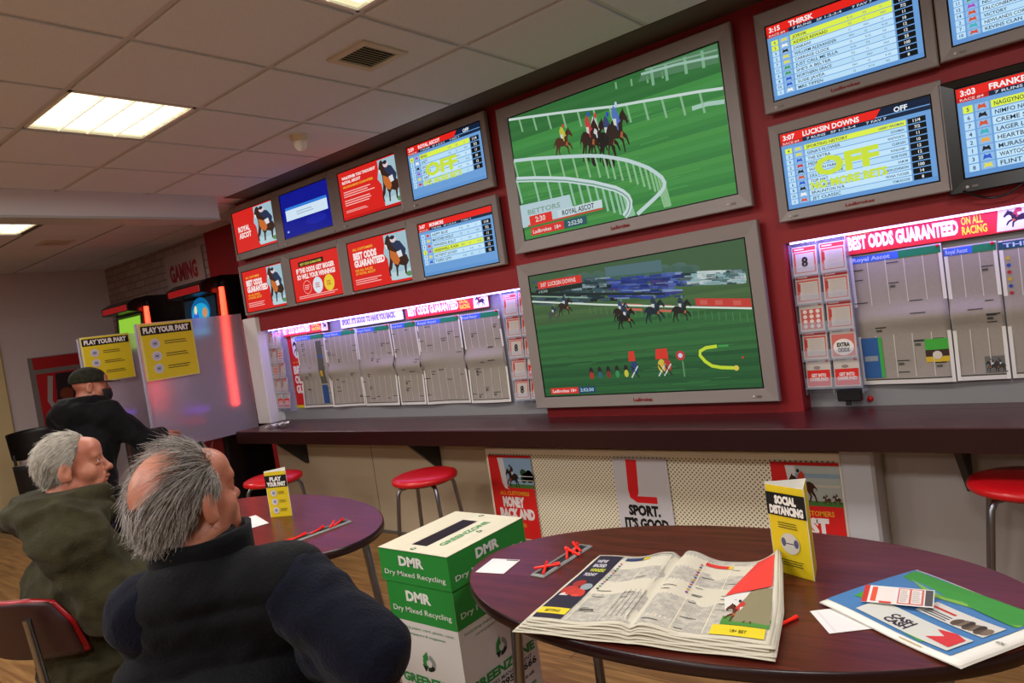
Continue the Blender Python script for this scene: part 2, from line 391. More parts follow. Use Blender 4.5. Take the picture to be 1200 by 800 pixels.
# ---- ceiling fittings
M_TUBE = mat('lamp_diffuser', '#ffffff', rough=.4, emit='#fffbe8', es=2.4)
M_TUBE2 = mat('lamp_reflector', '#e9e6c8', rough=.3, emit='#eee9bc', es=.85)
M_LOUV = mat('lamp_louvre', '#f2efdc', rough=.3, emit='#ece7c4', es=.55)
def ceiling_light(loc, label, sx=TU, sy=TV):
    t = thing('ceiling_light', label, 'ceiling light', loc, 0, 'recessed ceiling lights')
    fr = MB(); a, b = sx/2-.012, sy/2-.012
    for q in ((-a, -b, a, -b+.015), (-a, b-.015, a, b), (-a, -b, -a+.015, b), (a-.015, -b, a, b)): fr.box(q[0], q[1], -.004, q[2], q[3], .012, M_WHITE)
    fr.build('frame', t)
    MB().box(-a+.015, -b+.015, .006, a-.015, b-.015, .010, M_TUBE2).build('reflector', t)
    for k in range(4):
        y = -b+.02+(2*b-.04)*(k+.5)/4
        MB().box(-a+.06, y-.052, .001, a-.05, y+.048, .0055, M_TUBE).build('tube', t)
    lv = MB()
    for k in range(1, 4):
        y = -b+.02+(2*b-.04)*k/4; lv.box(-a+.015, y-.004, -.006, a-.015, y+.004, .004, M_LOUV)
    for k in range(1, 7):
        x = -a+2*a*k/7; lv.box(x-.0012, -b+.015, -.003, x+.0012, b-.015, .002, M_LOUV)
    lv.build('louvre', t)
    return t
LL = {(-1, 0): 'bright four-tube recessed ceiling light nearest the ceiling sensor', (2, 0): 'recessed ceiling light cut off by the top edge near the square vent'}
for i, j in LIGHT_TILES:
    if (i, j) in LL: ceiling_light((GX+(i+.5)*TU, GY+(j+.5)*TV, H), LL[(i, j)])
ceiling_light((-6.33, 1.80, H), 'recessed ceiling light beyond the beam at the left edge', .66, .60)
def ceiling_vent(c, s, label, dark=False):
    t = thing('ceiling_vent', label, 'air vent', (c[0], c[1], H-.008), 0, 'square ceiling vents')
    fm = mat('vent_frame', '#c9c2ae', rough=.5); fr = MB(); a = s/2
    for q in ((-a, -a, a, -a+.035), (-a, a-.035, a, a), (-a, -a+.035, -a+.035, a-.035), (a-.035, -a+.035, a, a-.035)): fr.box(q[0], q[1], -.008, q[2], q[3], .003, fm, .002)
    fr.build('frame', t)
    MB().box(-a+.03, -a+.03, .001, a-.03, a-.03, .003, mat('vent_dark', '#1d1814', rough=.9)).build('duct', t)
    b = MB(); n = 9
    for k in range(n):
        x = -a+.045+(s-.09)*k/(n-1)
        b.add([(x-.006, -a+.035, -.002), (x+.008, -a+.035, -.010), (x+.008, a-.035, -.010), (x-.006, a-.035, -.002), (x-.005, -a+.035, 0), (x+.009, -a+.035, -.008), (x+.009, a-.035, -.008), (x-.005, a-.035, 0)],
              [(0, 1, 2, 3), (7, 6, 5, 4), (0, 3, 7, 4), (1, 5, 6, 2)], fm)
    b.build('blades', t)
ceiling_vent((-2.29, 2.13), .25, 'square slatted ceiling vent above the left screens')
ceiling_vent((-7.02, 2.48), .25, 'small dark ceiling vent beyond the beam over the gaming corner')
t = thing('ceiling_sensor', 'cream dome motion sensor on the ceiling above the left screens', 'motion sensor', (-3.42, 2.56, H-.0075))
t.scale = (1.25, 1.25, 1.25)
M_IV = mat('ivory_plastic', '#ded2b8', rough=.3)
MB().lathe([(0, -.028), (.034, -.028), (.042, -.02), (.043, -.004), (.05, 0), (.05, .003)], M_IV, 24).build('base', t)
MB().lathe([(0, -.072), (.012, -.070), (.022, -.062), (.029, -.05), (.031, -.038), (.031, -.026)], mat('sensor_lens', '#f3efe6', rough=.15), 24).build('lens', t)

# ================================================================== SCREENS
def ring_prism(mb, o, i, z0, z1, mt, slope=.0):
    """o,i = (x0,y0,x1,y1) outer / inner"""
    O = [(o[0], o[1]), (o[2], o[1]), (o[2], o[3]), (o[0], o[3])]; I = [(i[0], i[1]), (i[2], i[1]), (i[2], i[3]), (i[0], i[3])]
    b = .004
    O2 = [(o[0]+b, o[1]+b), (o[2]-b, o[1]+b), (o[2]-b, o[3]-b), (o[0]+b, o[3]-b)]
    v = [(x, y, z0) for x, y in O]+[(x, y, z1-b) for x, y in O]+[(x, y, z1) for x, y in O2]+[(x, y, z1-slope) for x, y in I]+[(x, y, z0) for x, y in I]
    f = []
    for k in range(4):
        for a in range(4):
            c = (a+1) % 4; f.append((k*4+a, k*4+c, k*4+4+c, k*4+4+a))
    mb.add(v, f, mt)
SCREENS = []
def screen(kind, label, cat, x0, z0, x1, z1, sx0, sz0, sx1, sz1, draw, yf=3.19, frame=M_GREY, logo=True, logo_w=.11, group=None, lit_k=1.0, buttons='left'):
    """outer box, visible screen box, in world x,z; front face at y = yf"""
    w, h = x1-x0, z1-z0
    t = thing(kind, label, cat, (x0, yf, z0), ROT_WALL, group)     # local x right, y up, z out
    i = (sx0-x0, sz0-z0, sx1-x0, sz1-z0)
    b = MB(); ring_prism(b, (0, 0, w, h), i, -.03, 0, frame, .006); b.build('bezel', t)
    MB().box(.012, .012, -.058, w-.012, h-.012, -.012, M_GREYD).build('casing', t)
    b = MB(); ring_prism(b, (i[0], i[1], i[2], i[3]), (i[0]+.006, i[1]+.006, i[2]-.006, i[3]-.006), -.0115, -.0055, M_BLACK, 0); b.build('screen_gasket', t)
    g = G(lit_k, .00035); sw, sh = i[2]-i[0]-.012, i[3]-i[1]-.012; draw(g, sw, sh)
    g.build('screen', t, (i[0]+.006, i[1]+.006, -.0108))
    if logo:
        g = G(None, .0003); g.text('Ladbrokes', (i[0]+i[2])/2, i[1]*.38, min(i[1]*.28, .024), '#8e1d1d', 2, w=logo_w, al='c', bold=.03); g.build('logo', t)
    g = MB(); bx = i[0]+.01 if buttons == 'left' else i[2]-.05
    g.lathe([(0, .003), (.005, .003), (.006, -.001)], mat('power_button', '#c9c4bd', rough=.3), 12, Matrix.Translation((bx, i[1]*.42, 0)))
    g.box(bx+.014, i[1]*.34, -.001, bx+.034, i[1]*.5, .0015, mat('button_grey', '#6e655f', rough=.4)); g.build('controls', t)
    return t
def rail(g, pts, dx, posts, ph, col, L, w=.012, pw=.008):
    g.path(pts, w, col, L+1)
    for (x, y) in posts: g.rect(x-pw/2+dx, y-ph, x+pw/2, y, '#8fc291', L)
def clipy(v, a, b): return max(a, min(b, v))
def draw_upper(g, w, h):
    g.wash = .14
    g.base(0, 0, w, h, '#2f7d33'); X = lambda u: u*w; Y = lambda v: v*h
    # turf in mown bands
    for k in range(26):
        v0 = k/26; c = ['#3a8a3c', '#35843a', '#42913f', '#3f8f42', '#317c38'][(k*7) % 5]
        if k > 20: c = ['#2f7034', '#2a6a30'][k % 2]
        g.rect(0, Y(v0), w, Y(v0+1/26), c, 1)
    for k in range(30):
        u = random.random()*.8; v = random.random()*.7; g.rect(X(u), Y(v), X(u+.1+.1*random.random()), Y(v+.006), '#4a9a48', 2)
    # far rails and posts at the top right
    for (u, v) in ((.56, .985), (.63, .968), (.70, .95), (.765, .945)): g.rect(X(u), Y(v-.05), X(u+.008), Y(v), '#79b07a', 2)
    g.poly([(X(.66), Y(.93)), (X(.995), Y(.87)), (X(.995), Y(.995)), (X(.70), Y(.995))], '#4f7f58', 2)
    g.path([(X(.68), Y(.975)), (X(.83), Y(.955)), (X(.995), Y(.915))], .012, '#9fc4b4', 4)
    g.path([(X(.70), Y(.995)), (X(.86), Y(.975)), (X(.995), Y(.955))], .008, '#7fa88c', 3)
    for u in (.72, .78, .86, .93): g.rect(X(u), Y(.87), X(u+.012), Y(.985), '#7eb38c', 3)
    ml = [(.002, .992), (.12, .957), (.241, .92), (.40, .868), (.547, .817), (.66, .79), (.77, .762), (.90, .73), (.998, .70)]
    g.path([(X(u), Y(v)) for u, v in ml], .013, '#cfe2dc', 5)
    def at_(L_, u):
        for (a, b), (c, d) in zip(L_, L_[1:]):
            if a <= u <= c: return b+(d-b)*(u-a)/(c-a)
        return L_[-1][1]
    for k in range(13):
        u = .06+k*.077
        if u > .98: break
        y = Y(at_(ml, u)); g.path([(X(u), y), (X(u+.010), y-.075-.03*u)], .011, '#86b88a', 4)
    g.path([(X(.87), Y(.632)), (X(.93), Y(.632)), (X(.997), Y(.612))], .020, '#a9cfbf', 4)
    # horses
    horse(g, X(.225), Y(.565), .125, .165, '#4a2415', '#c9c23a', '#d33b2a', 6, True)
    horse(g, X(.385), Y(.46), .135, .235, '#24140f', '#d9d6dc', '#d03a30', 8, True)
    horse(g, X(.36), Y(.47), .12, .245, '#2c1810', '#c23b3b', '#2a4fd0', 11, True)
    horse(g, X(.44), Y(.43), .14, .24, '#17120f', '#31406f', '#2746c4', 14, True)
    horse(g, X(.485), Y(.45), .14, .26, '#2a1a14', '#4c6fc0', '#bcd0f0', 17, True)
    for (u, v) in ((.42, .42), (.47, .39), (.50, .37)): g.disc(X(u), Y(v+.06), .018, '#1a1410', 16, 12, .035)
    # curved near rail that swings round to the right
    top = [(.002, .655), (.10, .628), (.205, .592), (.30, .558), (.394, .522), (.46, .49), (.51, .455), (.57, .41), (.619, .361), (.66, .315), (.689, .269), (.712, .225), (.722, .183), (.715, .15), (.697, .121)]
    low = [(.002, .50), (.10, .465), (.188, .428), (.27, .39), (.337, .348), (.40, .308), (.454, .265), (.50, .228), (.531, .19), (.552, .15), (.559, .114), (.555, .075), (.543, .04), (.525, .012)]
    P_ = lambda L_: [(X(u), Y(v)) for u, v in L_]
    def along(L_, n, e):
        out = []
        for i in range(n):
            s_ = (i/(n-1))**e*(len(L_)-1.001); k = int(s_); f_ = s_-k; out.append((L_[k][0]+(L_[k+1][0]-L_[k][0])*f_, L_[k][1]+(L_[k+1][1]-L_[k][1])*f_))
        return out
    for u, v in along(top, 24, .85): g.path([(X(u), Y(v)), (X(u+.012), Y(max(.012, v-.17)))], .011, '#8cc08b', 20)
    g.path(P_(top), .018, '#c6dcdc', 21)
    g.path([(X(u), Y(v)) for u, v in ((.697, .121), (.66, .082), (.62, .042), (.585, .008))], .020, '#c6dcdc', 21)
    for u, v in along(low, 22, .85):
        y2 = max(.004, v-.20)
        if v > y2: g.path([(X(u), Y(v)), (X(u+.014), Y(y2))], .013, '#93c3a2', 23)
    g.path(P_(low), .030, '#cfe2e4', 24); g.path([(x, y-.004) for x, y in P_(low)], .007, '#6f9f86', 25)
    # sponsor board and captions
    g.poly([(0, Y(.10)), (X(.29), Y(.11)), (X(.275), Y(.272)), (0, Y(.285))], '#b9d3dc', 26)
    g.text('BETTORS', X(.04), Y(.195), .026, '#7fa08f', 27, w=X(.18))
    g.rect(X(.20), Y(.115), X(.43), Y(.175), '#cddfe6', 28); g.text('ROYAL ASCOT', X(.225), Y(.126), .026, '#1d2c30', 29, w=X(.165), bold=.02)
    g.rect(X(.03), Y(.10), X(.43), Y(.112), '#d2402f', 29); g.rect(X(.045), Y(.105), X(.17), Y(.18), '#e8281a', 30); g.text('2:30', X(.105), Y(.125), .028, '#f3e6e0', 31, al='c')
    g.rect(X(.045), Y(.02), X(.225), Y(.085), '#e02a22', 30); g.text('Ladbrokes  18+', X(.055), Y(.036), .020, '#f6e2e0', 31, w=X(.155))
    g.rect(X(.225), Y(.02), X(.345), Y(.085), '#24505a', 30); g.text('2:52:50', X(.285), Y(.036), .022, '#cfe3e6', 31, al='c')
def draw_lower(g, w, h):
    g.wash = .16
    g.base(0, 0, w, h, '#2c6a2f'); X = lambda u: u*w; Y = lambda v: v*h
    for k in range(34):
        v0 = k/34; c = ['#2c6130', '#2e6632', '#29592d', '#316834'][(k*5) % 4]
        if k < 9: c = ['#22522a', '#255a2c', '#1f4d28'][k % 3]
        if v0 > .56: c = ['#3f5f35', '#456538', '#3a5a33'][k % 3]
        if v0 > .78: c = ['#2f4a36', '#33503a'][k % 2]
        g.rect(0, Y(v0), w, Y(v0+1/34), c, 1)
    for k in range(60):
        u = random.random()*.85; v = random.random()*.5; g.rect(X(u), Y(v), X(u+.05+.1*random.random()), Y(v+.005), random.choice(['#356e36', '#2a5c2e']), 2)
    # hazy distance, trees; bands fall to the right
    sl = lambda u, v: Y(min(.995, v-.17*(u-.0)))
    g.poly([(0, Y(.88)), (w, Y(.70)), (w, h*.998), (0, h*.998)], '#3c5a38', 2)
    for k in range(26):
        u = .20+.6*k/26; g.disc(X(u), Y(.93-.10*u+.02*math.sin(k*2)), .05, ['#3c5a4c', '#446154', '#48665e'][k % 3], 3, 14, .028)
    g.poly([(X(.40), Y(.90)), (X(.66), Y(.87)), (X(.66), Y(.955)), (X(.40), Y(.97))], '#4c6c74', 4)
    # crowd and parked cars band
    for k in range(420):
        u = random.random()**.9; v = .945-.165*u-.19*(1-u*.25)*random.random()*(1.0 if u < .7 else .55)
        c = random.choice(['#1c2b31', '#22343a', '#2e3f44', '#8297a0', '#10181d', '#344e58', '#48585e'])
        if .38 < u < .72: c = random.choice(['#232f7a', '#2b3f96', '#1c2560', '#4a5fa8', '#3a2f6e', '#7a93c0', '#26347f'])
        if u > .75: c = random.choice(['#8db0b6', '#b7c6ca', '#4a6a6a', '#2c4442', '#c9d6d6'])
        if u > .95: continue
        x0 = X(u); x1 = X(min(.99, u+.03+.05*random.random())); dv = .17*(x1-x0)/w; hh = .006+.012*random.random()
        g.poly([(x0, Y(v)), (x1, Y(v-dv)), (x1, Y(v-dv)+hh), (x0, Y(v)+hh)], c, 5+k % 4)
    g.poly([(0, Y(.84)), (X(.66), Y(.70)), (X(.66), Y(.715)), (0, Y(.87))], '#16211f', 9)
    g.path([(0, Y(.84)), (X(.3), Y(.76))], .006, '#8fb198', 10)
    g.path([(X(.0), Y(.795)), (X(.343), Y(.698)), (X(.722), Y(.60)), (X(.997), Y(.533))], .009, '#dfe9dd', 12)
    for k in range(26):
        u = .30+k*.027; g.rect(X(u), Y(.715-.275*u), X(u+.003), Y(.775-.275*u), '#4d7d4c', 10)
    g.poly([(X(.783), Y(.596)), (X(.997), Y(.541)), (X(.997), Y(.60)), (X(.783), Y(.648))], '#c8362e', 11); g.poly([(X(.78), Y(.582)), (X(.997), Y(.530)), (X(.997), Y(.541)), (X(.78), Y(.596))], '#12201a', 11)
    for u in (.80, .86, .93): g.poly([(X(u), Y(.79-.237*u)), (X(u+.03), Y(.783-.237*u)), (X(u+.03), Y(.815-.237*u)), (X(u), Y(.822-.237*u))], '#d2584e', 13)
    for a_, b_ in ((.44, .55), (.60, .68)): g.path([(X(a_), Y(.80-.275*a_)), (X(b_), Y(.80-.275*b_))], .010, '#d8654c', 11); g.path([(X(a_), Y(.765-.275*a_)), (X(b_), Y(.765-.275*b_))], .012, '#c9634f', 11)
    for (u, v, s, c1) in ((.075, .60, .085, '#3a4a3c'), (.135, .64, .10, '#2a1d18'), (.41, .54, .10, '#201714'), (.425, .48, .11, '#151313'), (.555, .50, .12, '#17202a'), (.675, .49, .11, '#1b1a16')):
        horse(g, X(u), Y(v), s, s*1.15, c1, ['#23313f', '#4b4b3f', '#2a3a68'][int(u*50) % 3], ['#6a7a86', '#3a6ea8'][int(u*30) % 2], 14, True, dark='#0f0e0c')
    # runners strip, map and captions
    for k in range(5):
        u = .265+k*.043; g.disc(X(u), Y(.185), .012, '#241a18', 12, 10, .022); g.disc(X(u), Y(.15), .013, ['#b32a22', '#2c5a6a', '#7d2a26', '#2f8a4a', '#c9c23a'][k], 13, 10, .020)
    for (u, c2) in ((.475, '#243a6a'), (.60, '#d8b83a'), (.625, '#b03028')):
        g.poly([(X(u-.02), Y(.24)), (X(u+.012), Y(.24)), (X(u+.010), Y(.315)), (X(u-.014), Y(.315))], '#dc2f22', 13)
        g.disc(X(u+.004), Y(.19), .022, c2, 14, 12, .034); g.path([(X(u-.015), Y(.115)), (X(u+.02), Y(.2))], .007, '#cfd8d2', 15); g.path([(X(u+.02), Y(.115)), (X(u-.01), Y(.2))], .007, '#1a2320', 15)
    g.disc(X(.69), Y(.255), .024, '#c23030', 13, 16); g.disc(X(.69), Y(.255), .012, '#cfd3e6', 14, 12); g.rect(X(.693), Y(.10), X(.70), Y(.215), '#5a8a5a', 12)
    g.path([(X(.845), Y(.30)), (X(.80), Y(.295)), (X(.775), Y(.275)), (X(.772), Y(.245)), (X(.79), Y(.20)), (X(.815), Y(.165)), (X(.85), Y(.15)), (X(.91), Y(.14))], .016, '#c9e02e', 13)
    g.disc(X(.91), Y(.14), .013, '#e6c84a', 14, 12); g.path([(X(.85), Y(.30)), (X(.89), Y(.298))], .010, '#3d9a4a', 13); g.disc(X(.94), Y(.21), .006, '#c23a2a', 13, 8)
    g.rect(X(.045), Y(.885), X(.28), Y(.945), '#e02a1e', 12); g.text('3:07  LUCKSIN DOWNS', X(.06), Y(.90), .022, '#f7dad4', 13, w=X(.19)); g.rect(X(.03), Y(.845), X(.28), Y(.882), '#15201c', 12); g.text('6 RUNS', X(.045), Y(.853), .013, '#a8b6ae', 13)
    g.rect(X(.035), Y(.015), X(.185), Y(.065), '#de2a22', 12); g.text('Ladbrokes 18+', X(.045), Y(.028), .017, '#f6e2e0', 13, w=X(.13))
    g.rect(X(.185), Y(.015), X(.275), Y(.065), '#1b3c62', 12); g.text('2:52:50', X(.23), Y(.028), .017, '#b9dcea', 13, al='c', w=X(.07))
def rowline(g, x, y, w, s, col, L, h): g.text(s, x, y, h, col, L, w=w)
def racecard(time, name, rows, hi=(), off=False, overlay=False, nums=None, odds=None, full=True, jock=None, blank=0, sub='7 RUNS   5F 1-2-3-4', small=False, shown=1.0):
    def d(g, w, h):
        g.base(0, 0, w, h, '#6a9cd4')
        g.rect(0, h*.0, w, h*.06, '#5f93cf', 1)
        hh = h*.155
        g.rect(0, h-hh*.58, w, h, '#10203a', 1)
        g.rect(0, h-hh*.66, w*(.66 if off else .995), h, '#e5241c', 2)
        if off: g.poly([(w*.6, h-hh*.66), (w*.66, h-hh*.66), (w*.70, h), (w*.6, h)], '#e5241c', 3)
        g.rect(0, h-hh, w, h-hh*.66, '#14263f', 2)
        g.rect(0, h-hh, w*.16, h-hh*.66, '#c21d1a', 3)
        g.text(time, w*.02, h-hh*.56, hh*.40, '#f4f0f0', 4, bold=.03)
        g.text(name, w*.165, h-hh*.56, hh*.40, '#f4f0f0', 4, bold=.03, w=min(w*.44, len(name)*hh*.34))
        g.text('RACE #4', w*.015, h-hh*.93, hh*.18, '#e8c0bc', 4, w=w*.12)
        g.text(sub, w*.19, h-hh*.93, hh*.18, '#c6d4e2', 4, w=w*.34); g.text('7 FAV 7', w*.60, h-hh*.93, hh*.18, '#c6d4e2', 4, w=w*.13)
        if off: g.text('OFF', w*.78, h-hh*.55, hh*.38, '#e6eef5', 4, bold=.03)
        n = len(rows); y1 = h-hh-h*.045; rh = min((y1-h*.05)/max(n, 7), h*.10)
        for i, r in enumerate(rows):
            y = y1-rh*(i+1); hl = i in hi
            c = '#dcee4a' if hl else ('#b6dcf6' if i % 2 else '#c2e4fa')
            g.rect(w*.025, y+rh*.06, w*.075, y+rh*.94, '#dcee4a' if hl else '#b9ddf8', 2)
            g.text(str((nums or [4, 5, 9, 2, 7, 11, 6, 8, 10, 1, 3, 12])[i]), w*.05, y+rh*.26, rh*.46, '#2a4468', 3, al='c')
            g.rect(w*.085, y+rh*.06, w*.155, y+rh*.94, '#8fb9e4', 2)
            cc = ['#c9322b', '#e8a63c', '#3f9a4b', '#222222', '#a64fc0', '#2e59c9', '#e0d84a', '#f2f2f2', '#d0532e', '#3cb0b8'][(i*3+len(r)) % 10]
            g.poly([(w*.097, y+rh*.2), (w*.105, y+rh*.85), (w*.12, y+rh*.68), (w*.135, y+rh*.85), (w*.143, y+rh*.2), (w*.128, y+rh*.35), (w*.112, y+rh*.35)], cc, 4)
            g.rect(w*.165, y+rh*.06, w*.845, y+rh*.94, c, 2)
            g.text(r, w*.18, y+rh*.24, rh*.50, '#16273f', 3, bold=.012, w=min(w*.36, len(r)*rh*.42))
            if jock: g.text(jock[i % len(jock)], w*.83, y+rh*.28, rh*.38, '#3c5878', 3, al='r', w=len(jock[i % len(jock)])*rh*.28)
            else:
                for q in (.56, .66, .77): g.text(['9-10', '7/2', '11', 'FAV', '12'][(i+int(q*10)) % 5], w*q, y+rh*.3, rh*.34, '#6a87a0', 3)
            g.rect(w*.855, y+rh*.08, w*.965, y+rh*.92, '#0b0f14', 2)
            g.text((odds or ['11/4', '7/2', '11', '10', '12', '12', '25', '100', '14', '8'])[i % 10], w*.91, y+rh*.26, rh*.46, '#e9edf0', 3, al='c')
        if overlay:
            g.text('OFF', w*.22, h*.36, h*.22, '#c8de3c', 7, w=w*.44, bold=.05)
            g.text('NO MORE BETS', w*.18, h*.20, h*.095, '#c8de3c', 7, w=w*.52, bold=.05)
    return d
def xz(pts, y=3.19):
    p = [W(*q, y=y) for q in pts]
    return ((p[0].x+p[3].x)/2, (p[2].z+p[3].z)/2, (p[1].x+p[2].x)/2, (p[0].z+p[1].z)/2)
# two big televisions
oU = xz([(577, 126), (853, 30.5), (884, 243), (606, 296)]); iU = xz([(591.5, 135.5), (840, 52), (867, 229), (615, 281)])
oL = xz([(603, 310), (887, 259), (913, 470), (630, 479)]); iL = xz([(616, 322), (872.5, 279.5), (895, 455), (639, 466)])
screen('television', 'big upper television showing horses on a bend of white rail', 'television', *oU, *iU, draw_upper, buttons='right')
screen('television', 'big lower television showing a race with a strip of runners', 'television', *oL, *iL, draw_lower, buttons='right')
oB = xz([(897, 147), (1102, 96), (1118, 224), (915, 260)]); iB = xz([(910, 155), (1090, 112), (1103, 214), (923, 246)])
oA = (oB[0]-.002, xz([(880, 20), (1083, -30), (1100, 79), (896, 133)])[1], oB[2], 2.59)
iA = (iB[0]-.002, oA[1]+iB[1]-oB[1], iB[2], 2.53)
J = ['HARRY WILDMAN', 'GOODMAN', 'WHITWORTH', 'CLERGIN', 'PONSONBY', 'ROB POPE', 'SAM M', 'SIMON JOHNSON', 'FIONA TUCKER', 'TOM ROCHE']
screen('monitor', 'grey monitor headed THIRSK beside the big upper television', 'monitor', *oA, *iA,
       racecard('3:15', 'THIRSK', ['JORVIK', "AIDEN'S REWARD", 'DANKAWI', 'WILLIAM ALEXANDER', 'CARRIAGE CLOCK', 'JUST CALL ME ELLA', "SHE'S A BELTER", 'NORTHERN GRACE', 'SUSIE JAVEA', 'MRS TIFFEN'], hi=(0, 1)), group='odds monitors on the red wall')
screen('monitor', 'grey monitor headed LUCKSIN DOWNS with OFF across it', 'monitor', *oB, *iB,
       racecard('3:07', 'LUCKSIN DOWNS', ['SPORTING HISTORY', "GINA'S FLOWER", 'THE EXTRA', 'PEDRO SIGNO', 'WARREN PARK', 'LILLYAND BLUE', 'TOP HAT', 'SHIPS ANCHOR', 'BRAUNTON N.R.', 'JET CLASSIC'], hi=(0,), off=True, overlay=True, jock=J), group='odds monitors on the red wall')
dxA = oA[2]-oA[0]
screen('monitor', 'grey monitor cut off at the top right corner of the photo', 'monitor', oA[2]+.006, oA[1]+.008, oA[2]+.006+dxA, 2.60, iA[0]+dxA+.006, iA[1]+.008, iA[2]+dxA+.006, 2.54,
       racecard('3:20', 'NEWBURY', ['BALLARD', 'BAKED SCONE', 'OLD FRIEND', 'MISTER JO', 'DANDY BLUE', 'NO TARIFF', 'FALCONBERG', 'VICTORY', 'NEWLANDS CORNER', 'KEVINS CLAN'], nums=[1, 3, 4, 6, 11, 12, 14, 2, 7, 10]), group='odds monitors on the red wall')
c0 = W(1119, 105, y=3.19); c1 = W(1130, 209, y=3.19)
screen('monitor', 'black framed monitor headed FRANKEL beside the LUCKSIN DOWNS monitor', 'monitor', c0.x-.055, c1.z-.055, c0.x+.66, c0.z+.035, c0.x-.005, c1.z-.005, c0.x+.63, c0.z+.005,
       racecard('3:03', 'FRANKEL PARK', ['NAGGYNOO', 'NIMFO NOOK', 'CREME SELECT', 'LAGER LOUT', 'HEARTBEAT', 'MURASAKI', 'WAYTOGO', 'FLINT'], hi=(0,), nums=[5, 6, 7, 4, 2, 1, 3, 8]), frame=M_BLACK, logo=False, group='odds monitors on the red wall')
t = MB().tube([(c0.x-.01+.2*i/10, 3.185+.03*math.sin(PI*i/10), c1.z-.045-.045*math.sin(PI*i/10)) for i in range(11)], .004, M_BLACK).build('cable')
tag(t, 'black cable looping beneath the black framed monitor', 'cable')
